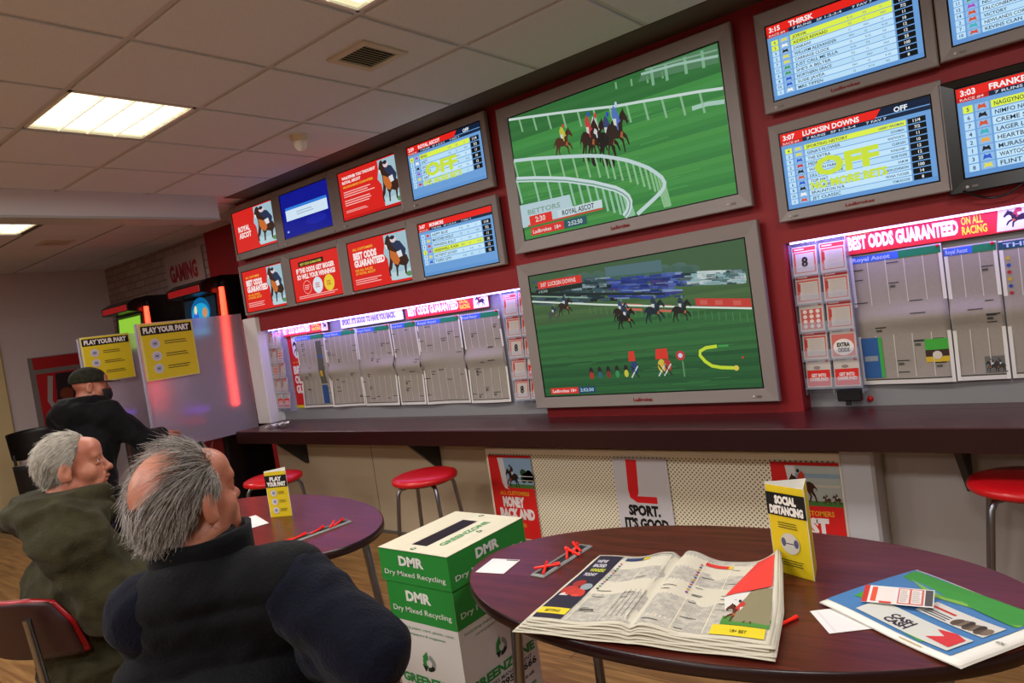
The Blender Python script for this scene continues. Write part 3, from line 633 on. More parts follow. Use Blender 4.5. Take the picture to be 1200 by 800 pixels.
# ---- bank of eight screens at the left
def ad(kind):
    def d(g, w, h):
        g.base(0, 0, w, h, '#d6251f')
        if kind == 'blue':
            g.rect(0, 0, w, h, '#10188c', 1); g.rect(w*.08, h*.38, w*.90, h*.62, '#cfe2f2', 2); g.rect(w*.08, h*.62, w*.90, h*.68, '#2f78d8', 2)
            g.lines(w*.3, h*.45, w*.7, h*.56, 2, '#8fa6b8', 3, .3); g.rect(w*.06, h*.12, w*.10, h*.16, '#9ab8e8', 2); g.disc(w*.65, h*.25, w*.2, '#1a249c', 2, 20, h*.1); return
        def horsepanel(x0):
            g.poly([(x0, h*.98), (x0+w*.0, h*.98), (w, h*.98), (w, h*.05), (x0+w*.08, h*.05), (x0+w*.03, h*.12), (x0+w*.02, h*.5), (x0-w*.03, h*.62), (x0+w*.0, h*.8)], '#9dbcc8', 1)
            W_ = w-x0; T = lambda pts: [(x0+W_*u, h*v) for u, v in pts]
            g.poly(T([(.10, .06), (1, .06), (1, .26), (.55, .20), (.12, .22)]), '#b4cdd4', 2); g.disc(x0+W_*.86, h*.13, W_*.14, '#5c8a5a', 3, 12, h*.05)
            g.poly(T([(.02, .80), (.10, .93), (.20, .97), (.30, .90), (.40, .74), (.62, .60), (.86, .50), (.92, .38), (.80, .30), (.76, .14), (.70, .14), (.70, .30), (.52, .34), (.44, .28), (.40, .12), (.34, .12), (.36, .30), (.26, .42), (.20, .30), (.10, .24), (.12, .14), (.06, .15), (.04, .28), (.14, .46), (.16, .66), (.10, .72), (.04, .72)]), '#3a241c', 4)
            g.poly(T([(.20, .66), (.34, .62), (.52, .56), (.56, .42), (.46, .34), (.30, .38), (.18, .52)]), '#c2682e', 5)
            g.poly(T([(.28, .78), (.44, .84), (.66, .80), (.86, .62), (.80, .50), (.60, .56), (.44, .66)]), '#2b3450', 6); g.disc(x0+W_*.40, h*.86, W_*.13, '#d9c4c8', 7, 12, h*.065); g.disc(x0+W_*.38, h*.90, W_*.10, '#22263a', 8, 12, h*.04)
            g.poly(T([(.46, .60), (.66, .62), (.70, .50), (.54, .48)]), '#d8dade', 7); g.poly(T([(.02, .80), (.10, .78), (.12, .70), (.06, .70)]), '#e6dcd8', 6)
        if kind == 'ascot':
            horsepanel(w*.52); g.text('ROYAL', w*.10, h*.50, h*.12, '#f2dedb', 4, w=w*.28, bold=.05); g.text('ASCOT', w*.10, h*.34, h*.12, '#f2dedb', 4, w=w*.30, bold=.05)
        if kind == 'best':
            horsepanel(w*.62); g.text('ALL CUSTOMERS', w*.08, h*.82, h*.05, '#f0b93a', 4, w=w*.35); g.text('BEST ODDS', w*.08, h*.64, h*.13, '#f5e2df', 4, w=w*.40, bold=.06); g.text('GUARANTEED', w*.08, h*.48, h*.13, '#f5e2df', 4, w=w*.52, bold=.06)
            g.text('ON ALL RACES', w*.08, h*.38, h*.05, '#f0b93a', 4, w=w*.30); g.text('AT ROYAL ASCOT', w*.08, h*.31, h*.05, '#f0b93a', 4, w=w*.34); g.lines(w*.06, h*.10, w*.55, h*.23, 3, '#f0a9a4', 4)
        if kind == 'lines':
            horsepanel(w*.68); g.text('WHATEVER YOU THOUGHT', w*.06, h*.84, h*.055, '#f5e2df', 4, w=w*.58, bold=.05); g.text('ROYAL ASCOT', w*.06, h*.75, h*.055, '#f5e2df', 4, w=w*.32, bold=.05)
            g.text('WE HAVE MORE GUARANTEED', w*.06, h*.66, h*.045, '#f0b93a', 4, w=w*.52); g.lines(w*.06, h*.46, w*.60, h*.60, 3, '#f3b1ab', 4); g.lines(w*.06, h*.28, w*.60, h*.42, 3, '#f3b1ab', 4); g.lines(w*.06, h*.14, w*.5, h*.2, 2, '#f3b1ab', 4); g.rect(0, 0, w, h*.06, '#c11a18', 2)
        if kind == 'dots':
            g.rect(w*.16, h*.78, w*.68, h*.89, '#15100f', 2); g.text('BEST ODDS GUARANTEED', w*.2, h*.805, h*.05, '#e8d24a', 3, w=w*.44)
            g.text('IF THE ODDS GET BIGGER', w*.10, h*.64, h*.10, '#f5e2df', 4, w=w*.78, bold=.05); g.text('SO WILL YOUR WINNINGS', w*.10, h*.50, h*.10, '#f5e2df', 4, w=w*.78, bold=.05)
            g.ring(w*.28, h*.30, w*.085, w*.078, '#f3b1ab', 3); g.disc(w*.5, h*.30, w*.10, '#d5dfe8', 3, 24); g.disc(w*.73, h*.30, w*.10, '#e3c938', 3, 24)
            for q in (.28, .5, .73): g.lines(w*(q-.05), h*.24, w*(q+.05), h*.36, 3, '#c23a30' if q > .4 else '#f3b1ab', 4)
            g.lines(w*.08, h*.05, w*.92, h*.13, 2, '#f0a9a4', 4)
    return d
R1 = [[(269, 248), (318, 232), (327, 281), (278, 300)], [(325, 229), (385, 207), (393, 263), (333, 281)], [(393, 203), (463, 178), (474, 238), (402, 260)], [(474, 175), (561, 143), (572, 212), (484, 236)]]
R2 = [[(279.5, 319), (328, 306), (337, 353), (290, 364)], [(337, 302), (396, 289), (404, 347), (346, 355)], [(404, 284), (475, 268), (486, 331), (413, 342)], [(487, 263.5), (576, 241), (585, 312), (497, 326)]]
XB = [-5.345, -4.73, -4.03, -3.315, -2.545]
def bank(rowpx, z0, z1, kinds, labels, logo):
    q = [xz(r) for r in rowpx]; sz0 = sum(a[1] for a in q)/4; sz1 = sum(a[3] for a in q)/4
    for i in range(4):
        dr = kinds[i] if callable(kinds[i]) else ad(kinds[i])
        screen('monitor', labels[i], 'monitor', XB[i]+.003, z0, XB[i+1]-.003, z1, q[i][0], sz0, q[i][2], sz1, dr, logo=False, group='eight screen bank on the left')
bank(R1, 2.195, 2.63, ['ascot', 'blue', 'lines', racecard('2:59', 'ROYAL ASCOT', ['RING', 'LADY', 'ENGLAND', 'SPEED', 'GRIT', 'SWIFT'], hi=(0,), overlay=True, off=True)],
     ['upper row monitor with red ROYAL ASCOT advert, farthest left', 'monitor showing a blue error screen in the upper row', 'upper row monitor with red advert full of small lines', 'upper row racecard monitor with OFF in yellow letters'], False)
bank(R2, 1.745, 2.150, ['best', 'dots', 'best', racecard('3:07', 'MONMORE', ['HAPPY BLUE', 'MATCHES HOLLY', 'SWINGING BULLY', 'GREENWELL FLASH', 'HOTSPOT JOCKEY', 'TOPSY CITY'], hi=(3,))],
     ['lower row monitor with BEST ODDS GUARANTEED advert, farthest left', 'lower row red monitor with three round badges', 'lower row BEST ODDS GUARANTEED monitor right of the three badges', 'lower row racecard monitor with one lime row highlighted'], False)

# ================================================================== COUNTER
co = thing('wall_counter', 'long mahogany shelf counter running below the screens and boards', 'counter', (0, 0, 0))
MB().box(-5.26, 2.90, .742, XR-.01, 3.25, .836, M_COUNTER, .004).box(-5.26, 3.25, .742, -2.44, YW-.002, .836, M_COUNTER).box(-1.004, 3.25, .742, XR-.01, YW-.002, .836, M_COUNTER).build('worktop', co)
MB().box(-5.258, 2.896, .745, XR-.02, 2.9005, .832, mat('counter_edge', '#26090c', rough=.35)).build('edge_strip', co)
for x in (-4.9, -3.4, -.4, 1.2): MB().prism([(2.98, .742), (3.268, .742), (3.268, .50), (3.25, .50)], x-.012, x+.012, M_GREYD, Matrix(((0, 0, 1, 0), (1, 0, 0, 0), (0, 1, 0, 0), (0, 0, 0, 1)))).build('bracket', co)
# radiator guard with posters
pg = thing('perforated_panel', 'cream perforated guard panel below the counter', 'guard panel', (-2.875, 3.15, .12), ROT_WALL)
w, h = 2.03, .555
b = MB(); ring_prism(b, (0, 0, w, h), (.03, .03, w-.03, h-.035), -.135, .004, mat('guard_frame', '#f4ecd4', rough=.4)); b.build('frame', pg)
M_PERF = mat('guard_sheet', '#f0e7cc', rough=.5)
nt = M_PERF.node_tree; tcn = nt.nodes.new('ShaderNodeTexCoord'); mpn = nt.nodes.new('ShaderNodeMapping'); mpn.inputs['Rotation'].default_value = (0, 0, PI/4); mpn.inputs['Scale'].default_value = (62, 62, 0)
vo = nt.nodes.new('ShaderNodeTexVoronoi'); vo.inputs['Randomness'].default_value = 0; vo.inputs['Scale'].default_value = 1
rr = nt.nodes.new('ShaderNodeValToRGB'); rr.color_ramp.elements[0].position = .22; rr.color_ramp.elements[1].position = .30
rr.color_ramp.elements[0].color = (*lin('#5d5440'), 1); rr.color_ramp.elements[1].color = (*lin('#f0e7cc'), 1)
nt.links.new(tcn.outputs['Object'], mpn.inputs[0]); nt.links.new(mpn.outputs[0], vo.inputs['Vector']); nt.links.new(vo.outputs['Distance'], rr.inputs[0]); nt.links.new(rr.outputs[0], nt.nodes['Principled BSDF'].inputs['Base Color'])
MB().box(.03, .03, -.006, w-.03, h-.035, -.002, M_PERF).build('mesh_sheet', pg)
def guard_poster(x0, x1, ztop, hh, kind, label):
    w = x1-x0; h = hh; g = G(None, .0004); g.base(0, 0, w, h, '#e4e2e2', .0015)
    if kind == 'L':
        g.rect(0, 0, w, h, '#cfccd0', 1); g.path([(w*.36, h*.985), (w*.335, h*.66), (w*.34, h*.60), (w*.39, h*.565), (w*.75, h*.565)], [w*.20, w*.19, w*.17, h*.07, h*.07], '#dd1f24', 2)
        g.text('SPORT.', w*.20, h*.40, h*.10, '#151515', 2, w=w*.58, bold=.06); g.text("IT'S GOOD", w*.10, h*.26, h*.10, '#151515', 2, w=w*.8, bold=.06)
    else:
        g.rect(0, 0, w, h, '#d8201f', 1)
        px0 = w*.28
        g.poly([(w*.22, h*.97), (px0+w*.1, h*.97), (px0+w*.1, h*.60), (w*.42, h*.585), (w*.32, h*.60), (w*.27, h*.66)], '#d9d6d6', 2)
        g.poly([(w*.36, h*.97), (w, h*.97), (w, h*.61), (w*.5, h*.61), (w*.40, h*.63)], '#8fb0cf' if kind == 'money' else '#aeb5ae', 3)
        g.rect(w*.42, h*.61, w, h*.655, '#4c7a3a', 4)
        if kind == 'money':
            for k in range(10): g.disc(w*(.74+.26*random.random()), h*(.70+.10*random.random()), w*.07, '#2f4a2a', 4, 10)
            g.rect(w*.6, h*.75, w, h*.757, '#e6e6e0', 6); g.rect(w*.6, h*.70, w, h*.707, '#e6e6e0', 6); horse(g, w*.38, h*.60, w*.30, h*.28, '#2c1712', '#3b1c1a', '#201a1a', 6)
        else:
            g.rect(w*.36, h*.86, w, h*.90, '#8ba2b4', 4); g.rect(w*.5, h*.78, w, h*.80, '#c8c0ae', 4); horse(g, w*.24, h*.63, w*.42, h*.30, '#3c1d16', '#c23a24', '#1c1c1c', 6); horse(g, w*.72, h*.62, w*.13, h*.10, '#4a2f22', '#6a5a3a', '#999999', 6); horse(g, w*.86, h*.62, w*.13, h*.11, '#4a2f22', '#6a3a3a', '#999999', 6)
        g.text('ALL CUSTOMERS', w*.18, h*.52, h*.045, '#e8a820', 2, w=w*.68)
        if kind == 'money': g.text('MONEY', w*.22, h*.38, h*.11, '#ece4e2', 2, w=w*.50, bold=.07); g.text('BACK AND', w*.12, h*.24, h*.11, '#ece4e2', 2, w=w*.8, bold=.07)
        else: g.text('BEST', w*.22, h*.35, h*.14, '#ece4e2', 2, w=w*.55, bold=.07)
        g.text('RACES', w*.4, h*.14, h*.04, '#e8a820', 2, w=w*.3)
    art('poster', g, label, 'poster', (x0, 3.143, ztop-hh), ROT_WALL)
guard_poster(-2.855, -2.53, .632, .50, 'money', 'red MONEY BACK horse poster at left end of the perforated panel')
guard_poster(-1.985, -1.668, .632, .50, 'L', 'white poster with big red L and SPORT below the counter')
guard_poster(-1.150, -.858, .632, .50, 'best', 'red BEST horse poster at right end of the perforated panel')

# ================================================================== DISPLAY BOARDS
def strip(x0, x1, z0, z1, kind, label):
    w, h = x1-x0, z1-z0; g = G(None, .0004); g.base(0, 0, w, h, '#f0f0f4' if kind == 'white' else '#dd2a33', .006)
    if kind == 'white': g.text('SPORT. IT\'S GOOD TO HAVE YOU BACK.', w*.03, h*.28, h*.42, '#6b6b80', 2, w=w*.86, bold=.05)
    else:
        a, b = (.03, .66) if kind == 'red' else (.012, .575)
        if kind == 'redshort': a, b = .05, .64
        xx = w*a; tot = w*(b-a); g.text('BEST ODDS GUARANTEED', xx, h*.22, h*.52, '#ffffff', 2, w=tot, bold=.06)
        if kind == 'redshort': g.text('ON ALL', w*.68, h*.55, h*.26, '#f3e13a', 2, w=w*.16, bold=.03); g.text('RACING', w*.68, h*.2, h*.26, '#f3e13a', 2, w=w*.18, bold=.03)
        else: g.text('ON ALL', xx+tot+w*.015, h*.52, h*.30, '#f3e13a', 2, w=w*.10, bold=.03); g.text('RACING', xx+tot+w*.015, h*.14, h*.30, '#f3e13a', 2, w=w*.115, bold=.03); g.text('ALL CUSTOMERS', xx, h*.80, h*.13, '#f3c03a', 2, w=w*.12)
        hx = w*(.83 if kind == 'red' else .745 if kind == 'long' else .87)
        hx2 = min(w, hx+h*1.6)
        g.poly([(hx, h*.04), (hx2, h*.04), (hx2, h*.96), (hx+h*.12, h*.96)], '#dfe6f4', 3); horse(g, hx+h*.25, h*.1, (hx2-hx)*.6, h*.8, '#2a1a2a', '#b23a3a', '#20305a', 4)
    art('header_sign', g, label, 'sign', (x0, 3.334, z0), ROT_WALL, group='header strips above the newspaper boards')
strip(-5.10, -4.47, 1.525, 1.612, 'redshort', 'short red header strip at the far left end of the left board')
strip(-4.31, -3.62, 1.522, 1.610, 'white', 'white header strip with grey slogan over the left board')
strip(-3.59, -2.835, 1.518, 1.612, 'red', 'red BEST ODDS header strip nearest the big televisions, left board')
strip(-.768, -.04, 1.505, 1.606, 'long', 'long red BEST ODDS GUARANTEED header strip on the right board')
for x0, x1 in ((-5.22, -2.46), (-.99, .65)):
    tb = MB().tube([(x0, 3.30, 1.5955), (x1, 3.30, 1.5955)], .0042, mat('violet_tube', '#ffffff', rough=.3, emit='#b9a8ff', es=6.0)).build('strip_light')
    tag(tb, 'glowing violet strip light along the top of the %s newspaper board' % ('left' if x0 < -2 else 'right'), 'strip light')
PAGES = {}
def page(x0, x1, zt, zb, label, hdr='Royal Ascot', green=True, ad_=None, seed=1, curl=.016):
    random.seed(seed*13+5); w, h = x1-x0, zt-zb
    fold = h*(.47+.05*random.random()); a1, a2 = random.random()*6, random.random()*6
    def warp(x, y, z):
        d = abs(y-fold)/h
        b = curl*math.exp(-(d*14)**2)*1.6*(.6+.4*math.sin(x*7+a2))+.004*math.sin(x*14+a1)+.003*math.sin(y*11+a2+x*5)+.010*max(0, (.12*h-y)/h)*8*(.5+.5*math.sin(x*9+a2))
        return (x, y, z+b)
    t = thing('newspaper_page', label, 'newspaper page', (x0, YW-.020, zb), ROT_WALL, 'racing pages pinned to the boards')
    b = MB(); b.grid(lambda u, v: warp(u*w, v*h, 0), 14, 30, M_NEWSW, None, .0008); b.build('sheet', t)
    g = G(None, .0006, warp)
    g.rect(0, h*.935, w*.62, h*.99, '#3f68d6', 2, 8)
    if green: g.rect(w*.55, h*.935, w*.99, h*.99, '#1c7d55', 3, 8)
    else: g.rect(0, h*.935, w*.99, h*.99, '#1f4f62', 3, 8)
    g.text(hdr, w*.04, h*.948, h*.030, '#b9cdf6', 5, w=w*.42)
    g.build('heading', t)
    g = G(None, .0006, warp)
    m = M_PAPER
    g.rect(0, 0, .013, h, '#e6e3dc', 2, 2); g.rect(w-.013, 0, w, h, '#e6e3dc', 2, 2); g.rect(0, 0, w, h*.03, '#d6d2ca', 2, 8); g.rect(.01, h*.032, w-.01, h*.040, '#3a3a36', 3, 8)
    n = max(3, int(w/.06))
    for k in range(1, n): g.rect(w*k/n-.0018, h*.05, w*k/n+.0018, h*.94, '#d0ccc4', 2, 1) if False else g.rect(w*k/n-.0018, h*.05, w*k/n+.0018, h*.94, '#cdc9c0', 2, 2)
    for k in range(int(14*w/.35)):
        u = random.randint(0, n-1)/n; v = .08+.84*random.random()
        g.rect(w*(u+.01), h*v, w*(u+(.5+.4*random.random())/n), h*(v+.007), '#3a3a3a', 4, 2)
        if random.random() < .3: g.rect(w*(u+.02), h*(v-.03), w*(u+.4/n), h*(v-.012), '#55554f', 4, 2)
    if ad_ == 'blue': g.rect(w*.03, h*.05, w*.22, h*.36, '#2f5f9a', 5, 2); g.rect(w*.22, h*.05, w*.26, h*.36, '#3fae4a', 5, 2); g.rect(w*.05, h*.18, w*.2, h*.22, '#8f9aa0', 6, 2)
    if ad_ == 'blue' or ad_ == 'green': g.rect(w*.72, h*.24, w*.96, h*.32, '#46b03e', 5, 2); g.rect(w*.72, h*.19, w*.96, h*.24, '#3c2c22', 5, 2); g.rect(w*.72, h*.15, w*.96, h*.19, '#d8b52e', 5, 2); g.disc(w*.84, h*.20, w*.05, '#d8cfc0', 6, 10)
    if ad_ == 'photo': g.rect(w*.55, h*.05, w*.96, h*.17, '#6b6a64', 5, 2); horse(g, w*.56, h*.05, w*.25, h*.10, '#2d2c28', '#444444', '#333333', 6); horse(g, w*.72, h*.05, w*.22, h*.10, '#33322e', '#444444', '#333333', 8)
    if ad_ == 'side': g.rect(w*.70, h*.05, w*.88, h*.30, '#2c4f86', 5, 2); g.rect(w*.70, h*.32, w*.88, h*.9, '#5a5a50', 5, 2); g.rect(w*.70, h*.6, w*.88, h*.7, '#3a62b0', 6, 2); g.rect(w*.74, h*.42, w*.82, h*.5, '#c9a33a', 6, 2)
    if ad_ == 'dots':
        for k in range(6): g.disc(w*.07, h*(.62+.05*k), w*.02, ['#b23030', '#2a4aa0', '#c9a82e'][k % 3], 5, 8)
    g.build('columns', t)
    pin = MB().lathe([(0, .012), (.006, .011), (.007, .004), (.003, 0), (.003, -.01)], mat('red_pin', '#d2181c', rough=.3), 12)
    pin.build('pin', t, (w-.012, h-.008, .012))
    return t
LX = [-4.93, -4.54, -4.165, -3.775, -3.505, -3.10, -2.765]
LLAB = ['leftmost racing page on the left board, partly over the red poster', 'second racing page from the left on the left board', 'third racing page from the left, its fold lit bright', 'narrow racing page fourth from the left on the left board', 'wide racing page fifth from the left on the left board', 'rightmost racing page on the left board beside the leaflet rack']
for i in range(6): page(LX[i]+.003, LX[i+1]-.003, 1.515-.004*i, .935-.003*i, LLAB[i], seed=i+1, ad_='side' if i == 0 else None)
page(-.765, -.415, 1.500, .933, 'Royal Ascot page with blue and green adverts, right board', seed=11, ad_='blue')
page(-.410, -.232, 1.478, .935, 'narrow Royal Ascot page with a dark photo of horses at its foot', seed=12, ad_='photo')
page(-.226, .14, 1.474, .935, 'racing page headed THIRSK at the right edge of the photo', 'THIRSK', False, seed=14, ad_='dots')
for k, (x, z) in enumerate([(-4.70, 1.535), (-4.30, 1.53), (-3.93, 1.528), (-3.60, 1.527), (-3.25, 1.52), (-2.90, 1.515), (-.60, 1.503), (-.30, 1.50)]): pass
g = G(None, .0004); w, h = .30, .66; g.base(0, 0, w, h, '#cf2225', .0012); g.poly([(w*.2, h*.95), (w*.95, h*.95), (w*.95, h*.62), (w*.3, h*.62), (w*.2, h*.68)], '#d9dbe6', 1); horse(g, w*.22, h*.64, w*.5, h*.22, '#24202c', '#555566', '#222222', 2)
g.text('ALL CUSTOMERS', w*.1, h*.56, h*.02, '#e8a820', 2, w=w*.6); g.text('BEST', w*.1, h*.43, h*.09, '#f0e8e8', 2, w=w*.6, bold=.06); g.text('ODDS', w*.1, h*.31, h*.09, '#f0e8e8', 2, w=w*.6, bold=.06); g.text('GUAR', w*.1, h*.19, h*.09, '#f0e8e8', 2, w=w*.6, bold=.06); g.rect(0, 0, w, h*.035, '#d8c21c', 2)
art('poster', g, 'tall red poster behind the leftmost racing page', 'poster', (-5.06, YW-.006, .932))
# ---- leaflet racks
def leaflet(x, z, w, h, kind, label, lean=.0):
    g = G(None, .0004); g.base(0, 0, w, h, '#c9bfb6', .003)
    g.rect(w*.04, h*.84, w*.96, h*.97, '#cdc6be' if kind in 'grid code red2 qr' else '#c22a26', 1)
    g.rect(w*.80, h*.87, w*.92, h*.96, '#c8352f', 2); g.rect(w*.10, h*.885, w*.5, h*.925, '#9a8f8a' if kind in 'grid code red2 qr' else '#e9c9c4', 2)
    if kind in ('slip', 'card'):
        g.rect(w*.06, h*.08, w*.94, h*.80, '#c9584e', 1); g.rect(w*.16, h*.12, w*.90, h*.74, '#c9c0b6', 2); g.rect(w*.08, h*.42, w*.20, h*.70, '#b8352c', 3)
        for k in range(1, 3): g.rect(w*(.16+.25*k), h*.12, w*(.165+.25*k), h*.74, '#c98f86', 3)
        g.lines(w*.28, h*.15, w*.88, h*.70, 9, '#b5aca4', 3, .35, .1)
    if kind == 'grid':
        g.rect(w*.08, h*.08, w*.92, h*.78, '#c9584e', 1)
        for a in range(4):
            for b in range(3): g.disc(w*(.24+.26*b), h*(.18+.17*a), w*.085, '#e4dcd6', 2, 12)
    if kind == 'code':
        g.rect(w*.06, h*.05, w*.94, h*.80, '#cf6a60', 1); g.disc(w*.5, h*.36, w*.40, '#ece6e0', 2, 24, h*.28); g.text('EXTRA', w*.5, h*.38, h*.13, '#222222', 3, w=w*.5, al='c', bold=.06); g.text('ODDS', w*.5, h*.20, h*.13, '#222222', 3, w=w*.46, al='c', bold=.06)
    if kind == 'mask':
        g.rect(w*.06, h*.08, w*.94, h*.80, '#c9584e', 1); g.rect(w*.14, h*.12, w*.88, h*.76, '#c6bdb4', 2); g.text('8', w*.5, h*.30, h*.32, '#24201f', 3, w=w*.26, al='c', bold=.05)
    if kind == 'red2':
        g.rect(w*.04, h*.04, w*.96, h*.60, '#d8231d', 1); g.disc(w*.45, h*.68, w*.14, '#8f837c', 2, 12, h*.06); g.text('GET INTO', w*.2, h*.36, h*.11, '#f1dedb', 3, w=w*.6, bold=.05); g.text('GAMBLEAID', w*.12, h*.22, h*.11, '#f1dedb', 3, w=w*.76, bold=.05)
    o = g.build('leaflet', None, (x, 3.292, z), (PI/2-math.radians(7)+lean, 0, 0)); tag(o, label, 'leaflet', 'leaflets in the wall racks')
    return o
M_ACR = mat('clear_acrylic', '#dfe6f5', rough=.1, alpha=.18, spec=.6)
def rack(x0, cols, cw, z0, rows, rh, label, where, kinds):
    t = thing('leaflet_rack', label, 'leaflet rack', (x0, 3.33, z0), ROT_WALL, 'acrylic leaflet racks')
    w = cols*cw
    MB().box(-.006, -.03, -.025, w+.006, rows*rh+.03, -.020, M_ACR).build('back_plate', t)
    b = MB()
    for c in range(cols+1): b.box(c*cw-.002, -.03, -.022, c*cw+.002, rows*rh+.02, .042, M_ACR)
    b.build('divider', t)
    b = MB()
    for r in range(rows): b.box(0, r*rh-.004, .040, w, r*rh+.045, .043, M_ACR); b.box(0, r*rh-.006, -.02, w, r*rh-.002, .042, M_ACR)
    b.build('pocket', t)
    nm = ['bottom', 'second from bottom', 'middle', 'second from top', 'top']
    for c in range(cols):
        for r in range(rows):
            leaflet(x0+c*cw+.006, z0+r*rh+.003, cw-.012, rh*1.02, kinds[c][r], 'leaflet in the %s pocket of the %s column, rack %s' % (nm[r], 'left' if c == 0 else 'right', where))
rack(-.995, 2, .118, .935, 5, .127, 'clear rack of red and white leaflets right of the big televisions', 'right of the televisions', [['red2', 'slip', 'grid', 'slip', 'mask'], ['red2', 'code', 'card', 'card', 'card']])
rack(-2.700, 2, .118, .935, 5, .127, 'clear leaflet rack half hidden behind the lower big television', 'beside the lower television', [['mask', 'slip', 'mask', 'card', 'card'], ['slip', 'red2', 'slip', 'card', 'card']])
rack(-5.245, 2, .092, .945, 5, .125, 'leaflet rack at the far left end of the left board', 'beside the white post', [['red2', 'slip', 'grid', 'slip', 'card'], ['red2', 'slip', 'slip', 'grid', 'card']])
b = MB().lathe([(0, .010), (.011, .010), (.013, 0)], mat('red_pin', '#d2181c'), 14, Matrix.Translation((0, 0, 0)))
p = W(1020, 467, y=YW-.001); o = b.build('wall_button', None, p, (PI/2, 0, 0)); tag(o, 'small red round button under the right newspaper board', 'button')
o = MB().box(0, 0, 0, .10, .03, .05, M_BLACK, .004).box(.03, .008, -.02, .05, .022, 0, M_BLACK).build('clip_block', None, (-.865, 3.28, .872)); tag(o, 'small black block under the right column of the right leaflet rack', 'holder')
# crumpled paper on the counter
random.seed(4)
def crump(u, v): return (u*.20-.1, v*.10-.05+.03*math.sin(u*5), .004+.012*abs(math.sin(u*9+v*4))+.02*u*abs(math.sin(v*5+1)))
o = MB().grid(crump, 16, 8, M_PAPER, None, .0008, False).build('crumpled_paper', None, (-4.93, 3.08, .838), (0, 0, .5)); tag(o, 'crumpled white paper lying on the left end of the counter', 'paper')

# ================================================================== GAMING CORNER
def poster_sign(x0, z0, w, h, g, name, label, loc, rot, cat='poster'):
    art(name, g, label, cat, loc, rot)
g = G(None, .0006); w, h = .78, .62; g.base(0, 0, w, h, '#a8928e', .012); g.text('GAMING', w*.10, h*.55, h*.26, '#94222a', 2, w=w*.74, bold=.05); g.text('MACHINES', w*.10, h*.20, h*.2, '#a8424a', 2, w=w*.78, bold=.05)
art('wall_sign', g, 'pale GAMING wall sign above the arcade machines', 'sign', (-7.47, 3.632, 1.93))
g = G(None, .0008); w, h = .52, .86; g.base(0, 0, w, h, '#7a706e', .015); g.rect(.04, h*.84, w-.0, h*.99, '#a81b1c', 1); g.rect(w*.10, 0, w, h*.78, '#b0191c', 2)
g.path([(w*.36, h*.74), (w*.28, h*.42), (w*.32, h*.36), (w*.44, h*.33), (w*.98, h*.33)], [.05, .05, .05, .06, .06], '#a59b9c', 3); g.poly([(w*.46, h*.76), (w, h*.76), (w, h*.38), (w*.42, h*.42)], '#2a1a24', 4); g.disc(w*.62, h*.48, .07, '#7a3a22', 5)
g.text('BET AND', w*.25, h*.2, .035, '#b9a09a', 3, w=w*.5); g.text('WATCH', w*.25, h*.1, .035, '#b9a09a', 3, w=w*.4)
art('poster', g, 'framed red poster with white L on the far end wall', 'poster', (XL+.02, 2.70, .85), ROT_END)
def ppart(label, loc, w, h):
    g = G(None, .0008); g.base(0, 0, w, h, '#d9cf86', .002); g.rect(w*.04, h*.02, w*.98, h*.98, '#d8c024', 1); g.rect(w*.03, h*.80, w*.97, h*.955, '#17130f', 2); g.text('PLAY YOUR PART', w*.07, h*.835, h*.09, '#e3dfd8', 3, w=w*.85, bold=.06)
    for k in range(3):
        y = h*(.64-.22*k); g.disc(w*.25, y, h*.085, '#c9c6d6', 3, 20); g.ring(w*.25, y, h*.05, h*.042, '#7a7a90', 4); g.rect(w*.22, y-h*.02, w*.28, y+h*.02, '#6c6c84', 4); g.lines(w*.42, y-h*.035, w*.85, y+h*.045, 2, '#5f5424', 3, .4)
    o = g.build('notice', None, loc, ROT_END); tag(o, label, 'notice', 'yellow PLAY YOUR PART notices')
ppart('yellow PLAY YOUR PART notice on the nearer clear divider', (-5.475, 2.385, 1.335), .415, .435)
ppart('yellow PLAY YOUR PART notice farther away behind the man in the cap', (-6.995, 2.525, 1.365), .43, .42)
M_POLY = mat('divider_plastic', '#ece4f6', rough=.42, spec=.6, trans=.80)
M_POLY.node_tree.nodes['Principled BSDF'].inputs['IOR'].default_value = 1.18
for x, y0, lab in ((-5.5, 2.375, 'cloudy clear divider screen at the end of the counter'), (-7.02, 2.515, 'clear divider screen between the two arcade machines')):
    t = thing('divider_screen', lab, 'divider', (x, y0, .79))
    MB().box(-.004, 0, 0, .004, 3.62-y0 if x < -6 else .865, .985, M_POLY, .0).build('panel', t)
    b = MB().box(-.012, -.004, -.0, .012, .006, .985, mat('divider_edge', '#b4b0c4', rough=.3)); b.build('edge_trim', t)
    MB().box(-.02, .30, -.79, .02, .36, .01, M_GREYD).box(-.15, .25, -.79, .15, .41, -.775, M_GREYD).build('stand', t)
